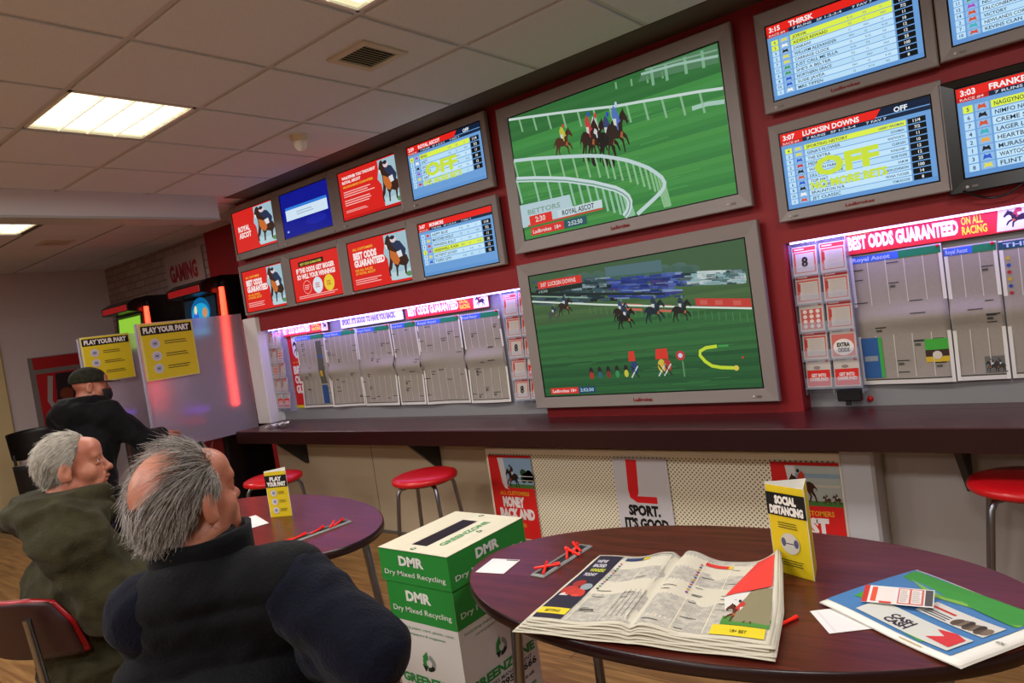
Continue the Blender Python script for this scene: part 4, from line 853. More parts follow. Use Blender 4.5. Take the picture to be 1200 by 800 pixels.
def arcade(x, lab, scr, col):
    t = thing('gaming_machine', lab, 'gaming machine', (x, 3.24, .06), 0, 'arcade betting machines')
    # side profile in (y,z), extruded in x
    prof = [(.36, 0), (-.16, 0), (-.16, .78), (-.30, .86), (-.30, .92), (-.10, 1.0), (-.04, 1.93), (-.17, 1.945), (-.17, 2.02), (-.10, 2.06), (.02, 2.08), (.36, 2.08)]
    Mx = Matrix(((0, 0, 1, 0), (1, 0, 0, 0), (0, 1, 0, 0), (0, 0, 0, 1)))
    MB().prism(prof, -.31, .31, mat('machine_black', '#0d0c0e', rough=.25), Mx).build('cabinet', t)
    MB().box(-.28, -.176, 1.955, .28, -.168, 2.01, mat('machine_topper', '#3c0608', rough=.3, emit='#a8141a', es=.55), .004).build('topper', t)
    g = G(1.0, .0008); g.base(0, 0, .54, .36, scr, .004)
    if col == 'blue':
        g.rect(0, 0, .54, .36, '#12202c', 1); g.disc(.28, .24, .17, '#0a5f96', 2, 28, .13); g.disc(.28, .22, .15, '#1a9fd0', 3, 28, .10); g.disc(.20, .18, .05, '#2f59c9', 4, 14, .09); g.disc(.20, .26, .025, '#e8d8a0', 5, 12, .045); g.disc(.36, .23, .045, '#c98a5a', 5, 14); g.rect(.08, .04, .40, .10, '#38b8e0', 4); g.poly([(.12, .10), (.2, .24), (.30, .10)], '#3a5fc8', 6)
    else: g.rect(.02, .02, .52, .34, '#8fc63a', 1)
    g.build('screen', t, (-.27, -.068, 1.555), (math.radians(90-4.2), 0, 0))
    g = G(1.0, .0008); g.base(0, 0, .5, .22, '#2a1a5c', .003); g.rect(.04, .03, .46, .10, '#7a35e8', 1); g.rect(.04, .13, .46, .19, '#c93a70', 1); g.build('button_deck', t, (-.25, -.29, .93), (math.radians(18), 0, 0))
    lm = mat('red_led_tube', '#ff5a3c', rough=.3, emit='#ff3420', es=6.0)
    for s in (1,):
        tb = MB().tube([(s*.365, -.06, .95), (s*.365, -.05, 1.4), (s*.365, -.02, 1.97)], .024, lm); tb.box(s*.365-.03, -.01, .9, s*.365+.03, .1, 2.02, mat('machine_black', '#0d0c0e')); tb.build('side_light', t)
    MB().box(-.29, -.14, -.06, .29, .34, .0, M_BLACK).build('plinth', t)
    MB().box(-.24, -.166, .12, .24, -.158, .70, mat('machine_front', '#5c0a0e', rough=.3)).build('front_panel', t)
    MB().box(-.27, -.302, .86, .27, -.22, .875, mat('machine_red_strip', '#e01a1a', rough=.3, emit='#d01818', es=.8)).build('deck_light', t)
arcade(-6.06, 'gaming machine with blue fantasy picture near the divider', '#0a2a3c', 'blue')
arcade(-7.50, 'gaming machine with plain green screen farther left', '#2a3a10', 'green')

# ================================================================== FURNITURE
def stool(loc, label, rz=0):
    t = thing('bar_stool', label, 'stool', loc, rz, 'round red topped stools')
    R_ = .19; zs = .60
    MB().lathe([(0, zs+.030), (R_*.5, zs+.030), (R_*.85, zs+.025), (R_*.97, zs+.016), (R_, zs+.004), (R_*.98, zs-.010), (R_*.90, zs-.016), (0, zs-.016)], M_REDV, 40).build('seat', t)
    MB().lathe([(0, zs-.016), (R_*.80, zs-.016), (R_*.80, zs-.024), (0, zs-.024)], M_GREYD, 30).build('seat_plate', t)
    for k in range(4):
        a = PI/4+k*PI/2; c, s = math.cos(a), math.sin(a)
        pts = [(c*r, s*r, z) for r, z in ((.10, zs-.03), (.150, zs-.033), (.168, zs-.06), (.176, zs-.12), (.192, .35), (.215, .15), (.235, 0.0))]
        MB().tube(pts, .0115, M_STEEL, 12).build('leg', t)
    return t
stool((-2.99, 2.735, 0), 'red round stool in full view under the counter, left of the guard panel', .35)
stool((-4.20, 2.52, 0), 'red round stool behind the table with the small yellow card', .2)
stool((-.195, 3.03, 0), 'red round stool cut off by the right edge of the photo', .1)
def oval(a, b, n=72): return [(a*math.cos(2*PI*i/n), b*math.sin(2*PI*i/n)) for i in range(n)]
def table(loc, rz, label):
    t = thing('oval_table', label, 'table', loc, rz, 'oval mahogany tables')
    a, b, z = .712, .402, .73; n = 96
    mb = MB(); rings = [(a-.004, b-.004, z), (a, b, z-.003), (a, b, z-.027), (a-.004, b-.004, z-.030)]
    O = oval(a-.004, b-.004, n); mb.add([(x, y, z) for x, y in O], [tuple(range(n))], M_MAHOG); mb.add([(x, y, z-.03) for x, y in O], [tuple(range(n-1, -1, -1))], M_MAHOGE)
    vs = []; fs = []
    for (aa, bb, zz) in rings: vs += [(x, y, zz) for x, y in oval(aa, bb, n)]
    for k in range(3):
        for i in range(n): fs.append(((k+1)*n+i, (k+1)*n+(i+1) % n, k*n+(i+1) % n, k*n+i))
    mb.add(vs, fs, M_MAHOGE, True); mb.build('table_top', t)
    for sx in (-1, 1):
        for sy in (-1, 1):
            pts = [(sx*.20, sy*.08, .688), (sx*.40, sy*.16, .688), (sx*.455, sy*.185, .675), (sx*.475, sy*.20, .64), (sx*.49, sy*.22, .35), (sx*.50, sy*.235, 0)]
            MB().tube(pts, .016, M_STEEL, 12).build('leg', t)
    b = MB().tube([(-.20, -.08, .688), (.20, .08, .688)], .013, M_STEEL).tube([(-.20, .08, .686), (.20, -.08, .686)], .013, M_STEEL)
    b.box(-.24, -.12, .692, .24, .12, .70, M_GREYD); b.build('under_frame', t)
    return t
TX, TY = -.793, 1.627
table((TX, TY, 0), math.radians(4.3), 'oval mahogany table in front holding the open newspaper')
table((-2.805, 1.575, 0), math.radians(-3.5), 'oval mahogany table behind the grey haired men')

ZT = .7305
def pen_tray(c, ang, L, label, pens, group):
    t = thing('pen_tray', label, 'pen tray', c, ang)
    M_TR = mat('tray_grey', '#8c8f8c', rough=.4); b = MB()
    ring_prism(b, (-L/2, -.024, L/2, .024), (-L/2+.008, -.015, L/2-.008, .015), 0, .006, M_TR); b.build('rim', t)
    MB().box(-L/2+.007, -.0155, 0, L/2-.007, .0155, .002, mat('tray_dark', '#1d2526', rough=.4)).build('liner', t)
    for k, (x, y, a) in enumerate(pens):
        o = thing('pen', 'short red pen lying in the tray on the %s' % group, 'pen', (c[0], c[1], c[2]), 0, 'red pens in the %s tray' % group)
        M = Matrix.Rotation(ang, 4, 'Z') @ Matrix.Translation((x, y, .0085)) @ Matrix.Rotation(a, 4, 'Z')
        MB().tube([(-.036, 0, 0), (-.030, 0, 0), (.030, 0, .002)], [.0030, .0042, .0042], M_PEN, 8, M).build('barrel', o)
        MB().tube([(.030, 0, .002), (.040, 0, .003)], [.0050, .0050], M_PEN, 8, M).tube([(.018, 0, .0075), (.040, 0, .0085)], .0016, M_PEN, 6, M).build('cap', o)
tc0, tc1 = W(634, 673, z=ZT), W(683, 642, z=ZT); mid = (tc0+tc1)/2; ang = math.atan2(tc1.y-tc0.y, tc1.x-tc0.x)
pen_tray((mid.x, mid.y, ZT), ang, .25, 'grey pen tray with red pens on the front table', [(-.085, 0, .5), (-.07, .006, -.9), (.03, .004, .6), (.05, -.004, 1.2), (.07, .002, .4), (.085, .004, .9)], 'front table')
tc0, tc1 = W(345, 634, z=ZT), W(402, 613, z=ZT); mid = (tc0+tc1)/2; ang = math.atan2(tc1.y-tc0.y, tc1.x-tc0.x)
pen_tray((mid.x, mid.y, ZT), ang, .27, 'pen tray with red pens on the rear oval table', [(-.16, .0, .0), (-.09, .004, .1), (-.01, .0, .3), (.06, .004, .8), (.085, -.002, .5)], 'rear table')
o = thing('pen', 'red pen beside the right edge of the open newspaper', 'pen', W(918, 730, z=ZT+.004), 1.15)
MB().tube([(-.036, 0, 0), (-.030, 0, 0), (.030, 0, 0)], [.0030, .0042, .0042], M_PEN, 8).build('barrel', o); MB().tube([(.030, 0, 0), (.042, 0, 0)], .005, M_PEN, 8).build('cap', o)

def quad_sheet(name, px, label, cat, z, draw=None, t=.0008):
    """flat paper whose four corners lie on a level plane"""
    P = [W(*q, z=z) for q in px]; o0 = P[3]; ex = (P[2]-P[3]); w = ex.length; ex.normalize(); ey = (P[0]-P[3]); h = ((P[0]-P[3]).length+(P[1]-P[2]).length)/2
    ang = math.atan2(ex.y, ex.x)
    g = G(None, .0003); g.base(0, 0, w, h, '#e6e4e2', t)
    if draw: draw(g, w, h)
    o = g.build(name, None, (o0.x, o0.y, z), (0, 0, ang)); tag(o, label, cat)
    return o
def slipdraw(g, w, h):
    g.rect(w*.55, h*.90, w*.97, h*.96, '#2a2a2a', 1); g.rect(w*.1, h*.04, w*.14, h*.96, '#dcd8dc', 1)
# slip at far left of the front table: corners TL,TR,BR,BL in its own frame
quad_sheet('betting_slip', [(579, 654), (610, 656), (590, 672), (557, 670)], 'white betting slip on the left end of the front table', 'slip', ZT+.0015, slipdraw)
quad_sheet('betting_slip', [(950, 712), (1012, 712), (1040, 734), (972, 742)], 'white slip poking out from under the blue newspaper', 'slip', ZT+.0015, slipdraw)
# blue and green newspaper, face down cover
bp = [W(*q, z=ZT+.004) for q in ((1063, 665), (1215, 722), (1124, 784), (961, 707))]     # far corner, right, near, left
o0 = bp[3]; ex = bp[2]-bp[3]; ey = bp[0]-bp[3]; w, h = ex.length, ey.length
ang = math.atan2(ex.y, ex.x)
def wv(x, y, z): return (x, y, z+.003+.003*math.sin(x*17+1)+.0025*math.sin(y*13+x*6)+.006*max(0, x/w-.85)*4*(y/h))
t = thing('newspaper', 'closed newspaper with blue and green back page on the front table', 'newspaper', (o0.x, o0.y, ZT+.003), ang)
for k in range(3):
    MB().grid(lambda u, v: wv(u*(w+.003*k)-.001*k, v*(h+.002*k), -.0012*k-.0005), 14, 12, M_PAPER, None, .0006).build('page', t)
g = G(None, .0004, wv); g.rect(w*.0, h*.07, w*.90, h*.98, '#4a7cb0', 2, 12)
g.rect(w*.02, h*.88, w*.88, h*.965, '#55503f', 3, 8)
g.poly([(w*.05, h*.50), (w*.16, h*.55), (w*.30, h*.45), (w*.36, h*.20), (w*.24, h*.28), (w*.08, h*.25)], '#3f9c3c', 4)
g.poly([(w*.02, h*.96), (w*.04, h*.80), (w*.30, h*.70), (w*.50, h*.76), (w*.88, h*.70), (w*.90, h*.96)], '#3f8f3c', 4); g.poly([(w*.10, h*.80), (w*.40, h*.74), (w*.62, h*.84), (w*.88, h*.78), (w*.88, h*.72), (w*.6, h*.76), (w*.35, h*.68)], '#7fb04a', 5); g.poly([(w*.42, h*.12), (w*.5, h*.2), (w*.75, h*.14), (w*.7, h*.08)], '#49a040', 4)
g.text('HORSE', w*.06, h*.44, h*.06, '#dfe8d8', 6, w=w*.18, bold=.03); g.text('Buy & Sell', w*.08, h*.35, h*.06, '#dfe8d8', 6, w=w*.22, bold=.03)
g.rect(w*.22, h*.10, w*.86, h*.34, '#cfd0c8', 7, 10); g.text('CASH', w*.40, h*.20, h*.06, '#38303a', 8, w=w*.16, bold=.05); g.text('CASH', w*.40, h*.13, h*.06, '#38303a', 8, w=w*.16, bold=.05)
g.poly([(w*.68, h*.16), (w*.84, h*.14), (w*.84, h*.30), (w*.76, h*.34), (w*.66, h*.30), (w*.74, h*.25)], '#cf3a3c', 9)
g.rect(w*.42, h*.42, w*.86, h*.64, '#d2cfc6', 7, 8); g.rect(w*.44, h*.55, w*.60, h*.575, '#c43a34', 8); g.lines(w*.45, h*.43, w*.62, h*.52, 3, '#3a3a50', 8, .4)
for k in range(8): g.disc(w*(.66+.024*k), h*(.49+.012*(k % 3)), .010, ['#5a4a3c', '#7a6a58', '#3c342c'][k % 3], 9, 10, .018)
g.text('RACING', w*.93, h*.42, h*.03, '#3a3630', 6, w=w*.05); g.lines(w*.60, h*.015, w*.80, h*.04, 1, '#b59a5a', 5)
g.build('cover_print', t)
def betdraw(g, w, h):
    g.rect(0, h*.0, w*.08, h, '#c83a2c', 1); g.rect(w*.12, h*.08, w*.2, h*.92, '#e05a3c', 1); g.rect(w*.2, h*.08, w*.45, h*.92, '#e9dfd8', 2); g.rect(w*.25, h*.0, w*.42, h*.10, '#d8402c', 3)
    g.rect(w*.50, h*.05, w*.86, h*.95, '#cf6a5a', 1); g.rect(w*.52, h*.10, w*.66, h*.90, '#e9e2dc', 2); g.rect(w*.69, h*.10, w*.83, h*.90, '#e9e2dc', 2); g.lines(w*.53, h*.15, w*.65, h*.85, 8, '#b9aaa2', 3); g.lines(w*.70, h*.15, w*.82, h*.85, 8, '#b9aaa2', 3)
    g.rect(w*.88, h*.05, w*.985, h*.95, '#55504e', 2)
quad_sheet('leaflet', [(1026, 686), (1105, 693), (1094, 712), (1009, 704)], 'red and white betting leaflet lying on the blue newspaper', 'leaflet', ZT+.018, betdraw)

# tent cards (three sided)
def tentcard(p, ang, w, h, label, title, spill, ww=.55):
    t = thing('tent_card', label, 'table card', (p.x, p.y, ZT), ang, 'yellow three sided table cards')
    M_Y = ink('#e2c71e'); d = w*.62; tri = [(-w/2, 0), (w/2, 0), (w*.12, d)]
    b = MB(); th = .0012
    for i in range(3):
        a, c = Vector((*tri[i], 0)), Vector((*tri[(i+1) % 3], 0)); n = (c-a).normalized(); nn = Vector((n.y, -n.x, 0))
        hh = h if i == 0 else h*1.02
        v = [a, c, c-nn*th, a-nn*th]; vs = [tuple(q) for q in v]+[(q.x, q.y, hh) for q in v]
        b.add(vs, [(0, 1, 5, 4)], M_Y if i == 0 else M_Y); b.add(vs, [(2, 3, 7, 6), (4, 5, 6, 7), (1, 2, 6, 5), (3, 0, 4, 7)], M_PAPER)
    b.build('card', t)
    g = G(None, .0003); g.rect(0, h*.66, w, h*.92, '#14110e', 1)
    l1, l2 = title; g.text(l1, w/2, h*.80, h*.085, '#efece4', 2, w=w*ww, al='c', bold=.07); g.text(l2, w/2, h*.685, h*.085, '#efece4', 2, w=w*.86, al='c', bold=.07)
    if spill:
        g.lines(w*.24, h*.52, w*.76, h*.60, 3, '#5c521a', 2, .4, .1); g.disc(w*.5, h*.36, w*.24, '#cfcbc0', 2, 24); g.disc(w*.34, h*.37, w*.06, '#56587a', 3, 10, w*.1); g.disc(w*.66, h*.37, w*.06, '#56587a', 3, 10, w*.1); g.rect(w*.40, h*.355, w*.6, h*.365, '#222222', 3); g.lines(w*.2, h*.10, w*.8, h*.18, 3, '#5c521a', 2, .4, .1)
    else:
        for k in range(3): g.disc(w*.32, h*(.53-.19*k), w*.14, '#cfcbd0', 2, 18); g.disc(w*.32, h*(.53-.19*k), w*.07, '#8a8aa0', 3, 10); g.lines(w*.52, h*(.50-.19*k), w*.86, h*(.57-.19*k), 3, '#7a6c1c', 2, .4)
    g.build('print', t, (-w/2, -.0015, 0), (PI/2, 0, 0))
pb = W(930, 675, z=ZT); pa = W(909, 668, z=ZT); pc = W(955, 681, z=ZT)
tentcard((pa+pc)/2, math.atan2(pc.y-pa.y, pc.x-pa.x), (pc-pa).length*1.0, .225, 'yellow SOCIAL DISTANCING card on the front table', ('SOCIAL', 'DISTANCING'), True)
pa = W(318, 606, z=ZT); pc = W(342, 604, z=ZT)
tentcard((pa+pc)/2, math.atan2(pc.y-pa.y, pc.x-pa.x), (pc-pa).length*1.05, .20, 'yellow PLAY YOUR PART card on the rear oval table', ('PLAY', 'YOUR PART'), False)
quad_sheet('folded_leaflet', [(285, 600), (303, 615), (282, 622), (268, 612)], 'white folded leaflet on the rear table beside the bald man', 'leaflet', ZT+.002, lambda g, w, h: g.rect(w*.2, h*.2, w*.8, h*.5, '#b8506a', 1))

# ---- open newspaper on the front table
P = {k: W(*q, z=ZT+.01) for k, q in dict(bl=(617, 732), br=(904, 763), tl=(703, 656), tr=(925, 662)).items()}
o0 = P['bl']; ex = P['br']-P['bl']; w = ex.length; ang = math.atan2(ex.y, ex.x)
hL = (P['tl']-P['bl']).length; hR = (P['tr']-P['br']).length; h = (hL+hR)/2*.97
ey = Vector((-math.sin(ang), math.cos(ang), 0)); shL = (P['tl']-P['bl']).dot(ex.normalized()); shR = (P['tr']-P['br']).dot(ex.normalized())
def nwarp(k, lift):
    def f(x, y, z):
        u = x/w; v = y/h
        x2 = x+(shL*(1-u)+shR*u)*v
        s = .47
        hump = .022*math.exp(-((u-s-.07)/.09)**2)+.017*math.exp(-((u-s+.09)/.10)**2)-.016*math.exp(-((u-s)/.022)**2)
        curl = .040*max(0, (u-.80)/.20)**2*(max(0, v-.25)/.75)**1.3
        return (x2-(.03*max(0, (u-.86)/.14)*max(0, v-.4)), y, z+.004+lift+hump*(.55+.45*v)*(1-.15*k)+curl*(1-.12*k)+.0015*math.sin(x*30+k*2)+.001*math.sin(y*40+k))
    return f
t = thing('newspaper', 'thick open racing newspaper spread across the front table', 'newspaper', (o0.x, o0.y, ZT+.001), ang)
M_EDGE = mat('newspaper_stock', '#cdc7b4', rough=.8)
random.seed(21)
for k in range(7):
    dx0, dx1, dy0 = [(0, 0, 0), (.004, .006, -.006), (-.006, .010, -.012), (.006, -.002, -.016), (-.010, .008, -.022), (-.016, .012, -.026), (-.02, .010, -.032)][k]
    f = nwarp(k, .019-.0024*k)
    MB().grid(lambda u, v: f(dx0+u*(w+dx1-dx0), dy0+v*(h-dy0), 0), 60, 16, M_EDGE, None, .0015).build('page', t)
f = nwarp(0, .019); g = G(None, .0004, f)
def grect(x0, y0, x1, y1, col, L): g.rect(x0*w, y0*h, x1*w, y1*h, col, L, max(2, int((x1-x0)*50)))
grect(.02, .03, .46, .97, M_NEWS, 2); grect(.48, .03, .98, .97, M_NEWS, 2)
for a in (.175, .32, .62, .745): grect(a, .03, a+.004, .95, '#d9d2ba', 3)
grect(.015, .08, .155, .97, '#2a2536', 4); grect(.015, .08, .155, .16, '#e3cc2c', 5); grect(.02, .03, .155, .075, '#2a2536', 4)
g.text('WE\'VE', w*.04, h*.84, h*.045, '#d8d4dc', 6, w=w*.06, bold=.03); g.text('BACKED', w*.045, h*.77, h*.045, '#d8d4dc', 6, w=w*.07, bold=.03); g.text('WINNERS', w*.05, h*.70, h*.045, '#c9cf4a', 6, w=w*.08, bold=.03); g.text('TODAY', w*.04, h*.63, h*.045, '#d8d4dc', 6, w=w*.07, bold=.03)
for (u, v, r, c) in ((.06, .40, .022, '#b3362c'), (.10, .36, .026, '#c23a2c'), (.125, .46, .016, '#8e9aa0'), (.075, .50, .018, '#9a2c24'), (.11, .30, .018, '#d8483a'), (.05, .33, .012, '#d9d0c8')): g.disc(u*w, v*h, r, c, 6, 12, r*1.2)
g.text('BETTING', w*.05, h*.10, h*.03, '#3a3418', 6, w=w*.07)
grect(.185, .90, .285, .945, '#2c3a66', 4); grect(.285, .90, .32, .945, '#d8c02e', 4); grect(.20, .955, .44, .962, '#333333', 3)
grect(.625, .86, .735, .905, '#d23a34', 4); grect(.735, .86, .755, .905, '#d8c02e', 4)
for k in range(12): g.disc(w*(.183), h*(.84-.035*k), .004, ['#b04848', '#3a5a9a', '#3f8a4a', '#222222'][k % 4], 5, 8); g.disc(w*(.612), h*(.84-.035*k), .004, ['#b04848', '#3a5a9a', '#c9a02e', '#7a3a8a'][k % 4], 5, 8)
for k in range(26):
    u = random.choice([.19, .335, .50, .635, .76]); v = .05+.8*random.random(); grect(u, v, u+.03+.05*random.random(), v+.006, '#4a4842', 4)
for k in range(5): grect(.34+.024*k, .08, .342+.024*k, .42, '#55534c', 4)
g.poly([(w*.775, h*.48), (w*.87, h*.955), (w*.98, h*.955), (w*.975, h*.60)], '#de4038', 5)
g.poly([(w*.775, h*.46), (w*.90, h*.60), (w*.84, h*.36), (w*.80, h*.30)], '#d9d8d2', 5)
g.poly([(w*.86, h*.56), (w*.975, h*.58), (w*.985, h*.16), (w*.84, h*.15), (w*.83, h*.3)], '#8a8264', 4); grect(.80, .14, .985, .24, '#4f8a3c', 6); horse(g, w*.80, h*.16, w*.12, h*.26, '#5a2a1c', '#c23a30', '#2a2a3a', 7)
g.text('Ladbrokes', w*.885, h*.86, h*.03, '#f1d9d4', 7, w=w*.07); g.text('BEST ODDS', w*.865, h*.74, h*.045, '#f4e6e2', 7, w=w*.09, bold=.05); g.text('GUARANTEED', w*.855, h*.68, h*.045, '#f4e6e2', 7, w=w*.11, bold=.05)
grect(.775, .03, .975, .135, '#dfca2c', 6); g.text('18+ BET', w*.85, h*.06, h*.03, '#3a3418', 7, w=w*.06)
g.build('print', t)

# ---- recycling box
BC = [W(442, 640, z=.765), W(522, 653, z=.765), W(613, 606, z=.765), W(535, 599, z=.765)]
bx0 = (BC[0].x+BC[3].x)/2; bx1 = (BC[1].x+BC[2].x)/2; by0 = (BC[0].y+BC[1].y)/2; by1 = (BC[2].y+BC[3].y)/2
bw, bd = bx1-bx0, by1-by0
t = thing('recycling_box', 'green and white cardboard recycling box between the two tables', 'recycling box', (bx0, by0, 0))
GR, WH = ink('#2a8f3a'), ink('#dedbd8'); i = .008
MB().box(i, i, 0, bw-i, bd-i, .68, WH).build('box', t)
b = MB(); zt, zb = .765, .655
b.box(0, 0, zb, bw, .004, zt-.001, GR).box(0, bd-.004, zb, bw, bd, zt-.001, GR).box(0, .004, zb, .004, bd-.004, zt-.001, GR).box(bw-.004, .004, zb, bw, bd-.004, zt-.001, GR).box(0, 0, zt-.003, bw, bd, zt, ink('#d9d2b8'))
b.build('lid', t)
def logo(g, x, y, s):
    g.ring(x, y, s, s*.45, '#2f8f45', 3, 20, PI*.55, PI*1.35); g.ring(x, y, s, s*.45, '#8f9590', 3, 20, -PI*.25, PI*.45); g.ring(x, y, s, s*.5, '#20282a', 3, 20, PI*1.4, PI*1.85)
    g.poly([(x-s*.15, y+s*1.35), (x-s*.1, y+s*.3), (x-s*1.0, y+s*.6)], '#2f8f45', 4); g.poly([(x-s*1.15, y-s*.25), (x-s*.25, y-s*.5), (x-s*.7, y-s*1.1)], '#20282a', 4)
def lidside(L):
    g = G(None, .0004); hh = zt-zb
    g.text('DMR', L*.48, hh*.55, hh*.27, '#e9ece6', 2, w=.115, al='c', bold=.05); g.text('Dry Mixed Recycling', L*.5, hh*.22, hh*.15, '#e9ece6', 2, w=L*.88, al='c', bold=.005)
    return g
def boxside(L):
    g = G(None, .0004); g.rect(0, .525, L, .67, '#2a8f3a', 1); g.text('DMR', L*.48, .595, .032, '#e9ece6', 2, w=.115, al='c', bold=.05); g.text('Dry Mixed Recycling', L*.5, .555, .018, '#e9ece6', 2, w=L*.88, al='c', bold=.005)
    g.text('Including paper, card, plastic, cans,', L*.5, .500, .009, '#4f8f5a', 2, w=L*.86, al='c', bold=0); g.text('newspapers & magazines', L*.5, .480, .009, '#4f8f5a', 2, w=L*.6, al='c', bold=0)
    logo(g, L*.50, .395, .028); g.text('GREENZONE', L*.5, .315, .028, '#2f8f45', 2, w=L*.90, al='c', bold=.05); g.text('FACILITIES MANAGEMENT', L*.5, .292, .013, '#3a4340', 2, w=L*.78, al='c', bold=.01)
    g.text('03333 995 6 666', L*.5, .265, .022, '#22262a', 2, w=L*.9, al='c', bold=.03); g.text('www.greenzonefm.co.uk', L*.5, .235, .013, '#3a4340', 2, w=L*.8, al='c'); g.text('Working Zero to Landfill', L*.5, .195, .015, '#2f8f45', 2, w=L*.8, al='c'); g.rect(0, 0, L, .15, '#20303c', 1)
    return g
lidside(bw).build('lid_print', t, (0, -.0005, zb), (PI/2, 0, 0)); lidside(bd).build('lid_print', t, (bw+.0005, 0, zb), (PI/2, 0, PI/2))
boxside(bw-2*i).build('box_print', t, (i, i-.0005, 0), (PI/2, 0, 0)); boxside(bd-2*i).build('box_print', t, (bw-i+.0005, i, 0), (PI/2, 0, PI/2))
g = G(None, .0004)      # top: slot runs along the depth
g.rect(bw*.34, bd*.14, bw*.56, bd*.80, '#120d0c', 2); g.rect(bw*.30, 0, bw*.305, bd, '#c9c0a4', 1)
g.c  # lettering reads from the right side
tg = G(None, .0004); tg.rect(-bd*.49, -.05, bd*.49, .095, '#dcd5bc', 1); tg.text('GREENZONE', .0, -.012, .026, '#4f9457', 3, w=bd*.62, al='c', bold=.03)
logo(tg, .03, -.036, .010); logo(tg, bd*.44, .075, .010); logo(tg, -bd*.44, .075, .010)
g.build('slot', t, (0, 0, zt)); tg.build('top_print', t, (bw*.70, bd*.5, zt), (0, 0, PI/2))

# ---- chairs
def shell_chair(loc, rz, label, seat_c='#a3121a', back_c='#2a0b0d'):
    t = thing('cafe_chair', label, 'chair', loc, rz, 'red shell chairs')      # faces local +y
    ms = mat('chair_red', seat_c, rough=.3); mb_ = mat('chair_back_dark', back_c, rough=.5)
    def seat(u, v): x = (u-.5)*.40*(1-.12*v); y = -.19+.40*v; return (x, y, .455+.02*(2*u-1)**2-.02*math.exp(-((v-.35)/.3)**2)-.03*max(0, v-.8)*5*.3)
    MB().grid(seat, 16, 14, ms, None, .012).build('seat', t)
    def back(u, v):
        a = (u-.5); hw = .21*(1-.18*max(0, v-.6)/.4*(abs(2*a))**2); x = 2*a*hw; return (x, -.215-.05*v+.10*(2*a)**2*.6, .70+.18*v-.03*max(0, abs(2*a)-.6)*v)
    MB().grid(back, 20, 12, ms, None, .012).build('backrest', t)
    MB().grid(lambda u, v: Vector(back(1-u, v))+Vector((0, -.0135, 0)), 20, 12, mb_, None, .001).build('back_panel', t)
    for s in (-1, 1):
        MB().tube([(s*.15, -.27, .84), (s*.155, -.255, .66), (s*.16, -.225, .50), (s*.165, -.17, .432), (s*.17, 0, .425), (s*.17, .14, .425), (s*.175, .18, .40), (s*.19, .22, 0)], .011, M_STEEL, 10).build('front_leg', t)
        MB().tube([(s*.165, -.14, .428), (s*.18, -.19, .38), (s*.20, -.26, 0)], .011, M_STEEL, 10).build('rear_leg', t)
    return t
# ================================================================== PEOPLE (signed distance bodies -> surface nets)
def nrm(v): v = np.asarray(v, float); return v/np.linalg.norm(v)
def smin(a, b, k):
    h = np.clip(.5+.5*(b-a)/k, 0, 1); return b*(1-h)+a*h-k*h*(1-h)
class SDF:
    def __init__(s): s.p = []
    def cap(s, a, b, ra, rb=None, k=.02, sub=False):
        s.p.append(('c', np.array(a, float), np.array(b, float), ra, rb if rb is not None else ra, k, sub)); return s
    def ell(s, c, r, R=None, k=.02, sub=False):
        s.p.append(('e', np.array(c, float), np.array(r, float), R if R is not None else np.eye(3), 0, k, sub)); return s
    def __call__(s, P):
        d = np.full(len(P), 9.0)
        for t, a, b, c, e, k, sub in s.p:
            if t == 'c':
                ab = b-a; L2 = ab@ab+1e-12; q = P-a; u = np.clip(q@ab/L2, 0, 1)
                dd = np.linalg.norm(q-u[:, None]*ab, axis=1)-(c+(e-c)*u)
            else:
                q = (P-a)@c; k0 = np.linalg.norm(q/b, axis=1); k1 = np.linalg.norm(q/(b*b), axis=1)+1e-9
                dd = k0*(k0-1)/k1
            d = -smin(-d, dd, k) if sub else smin(d, dd, k)
        return d
def axis_nodes(lo, hi, h, fine=None, hf=None):
    out = [lo]
    while out[-1] < hi:
        x = out[-1]; out.append(x+(hf if fine and fine[0] <= x <= fine[1] else h))
    return np.array(out)
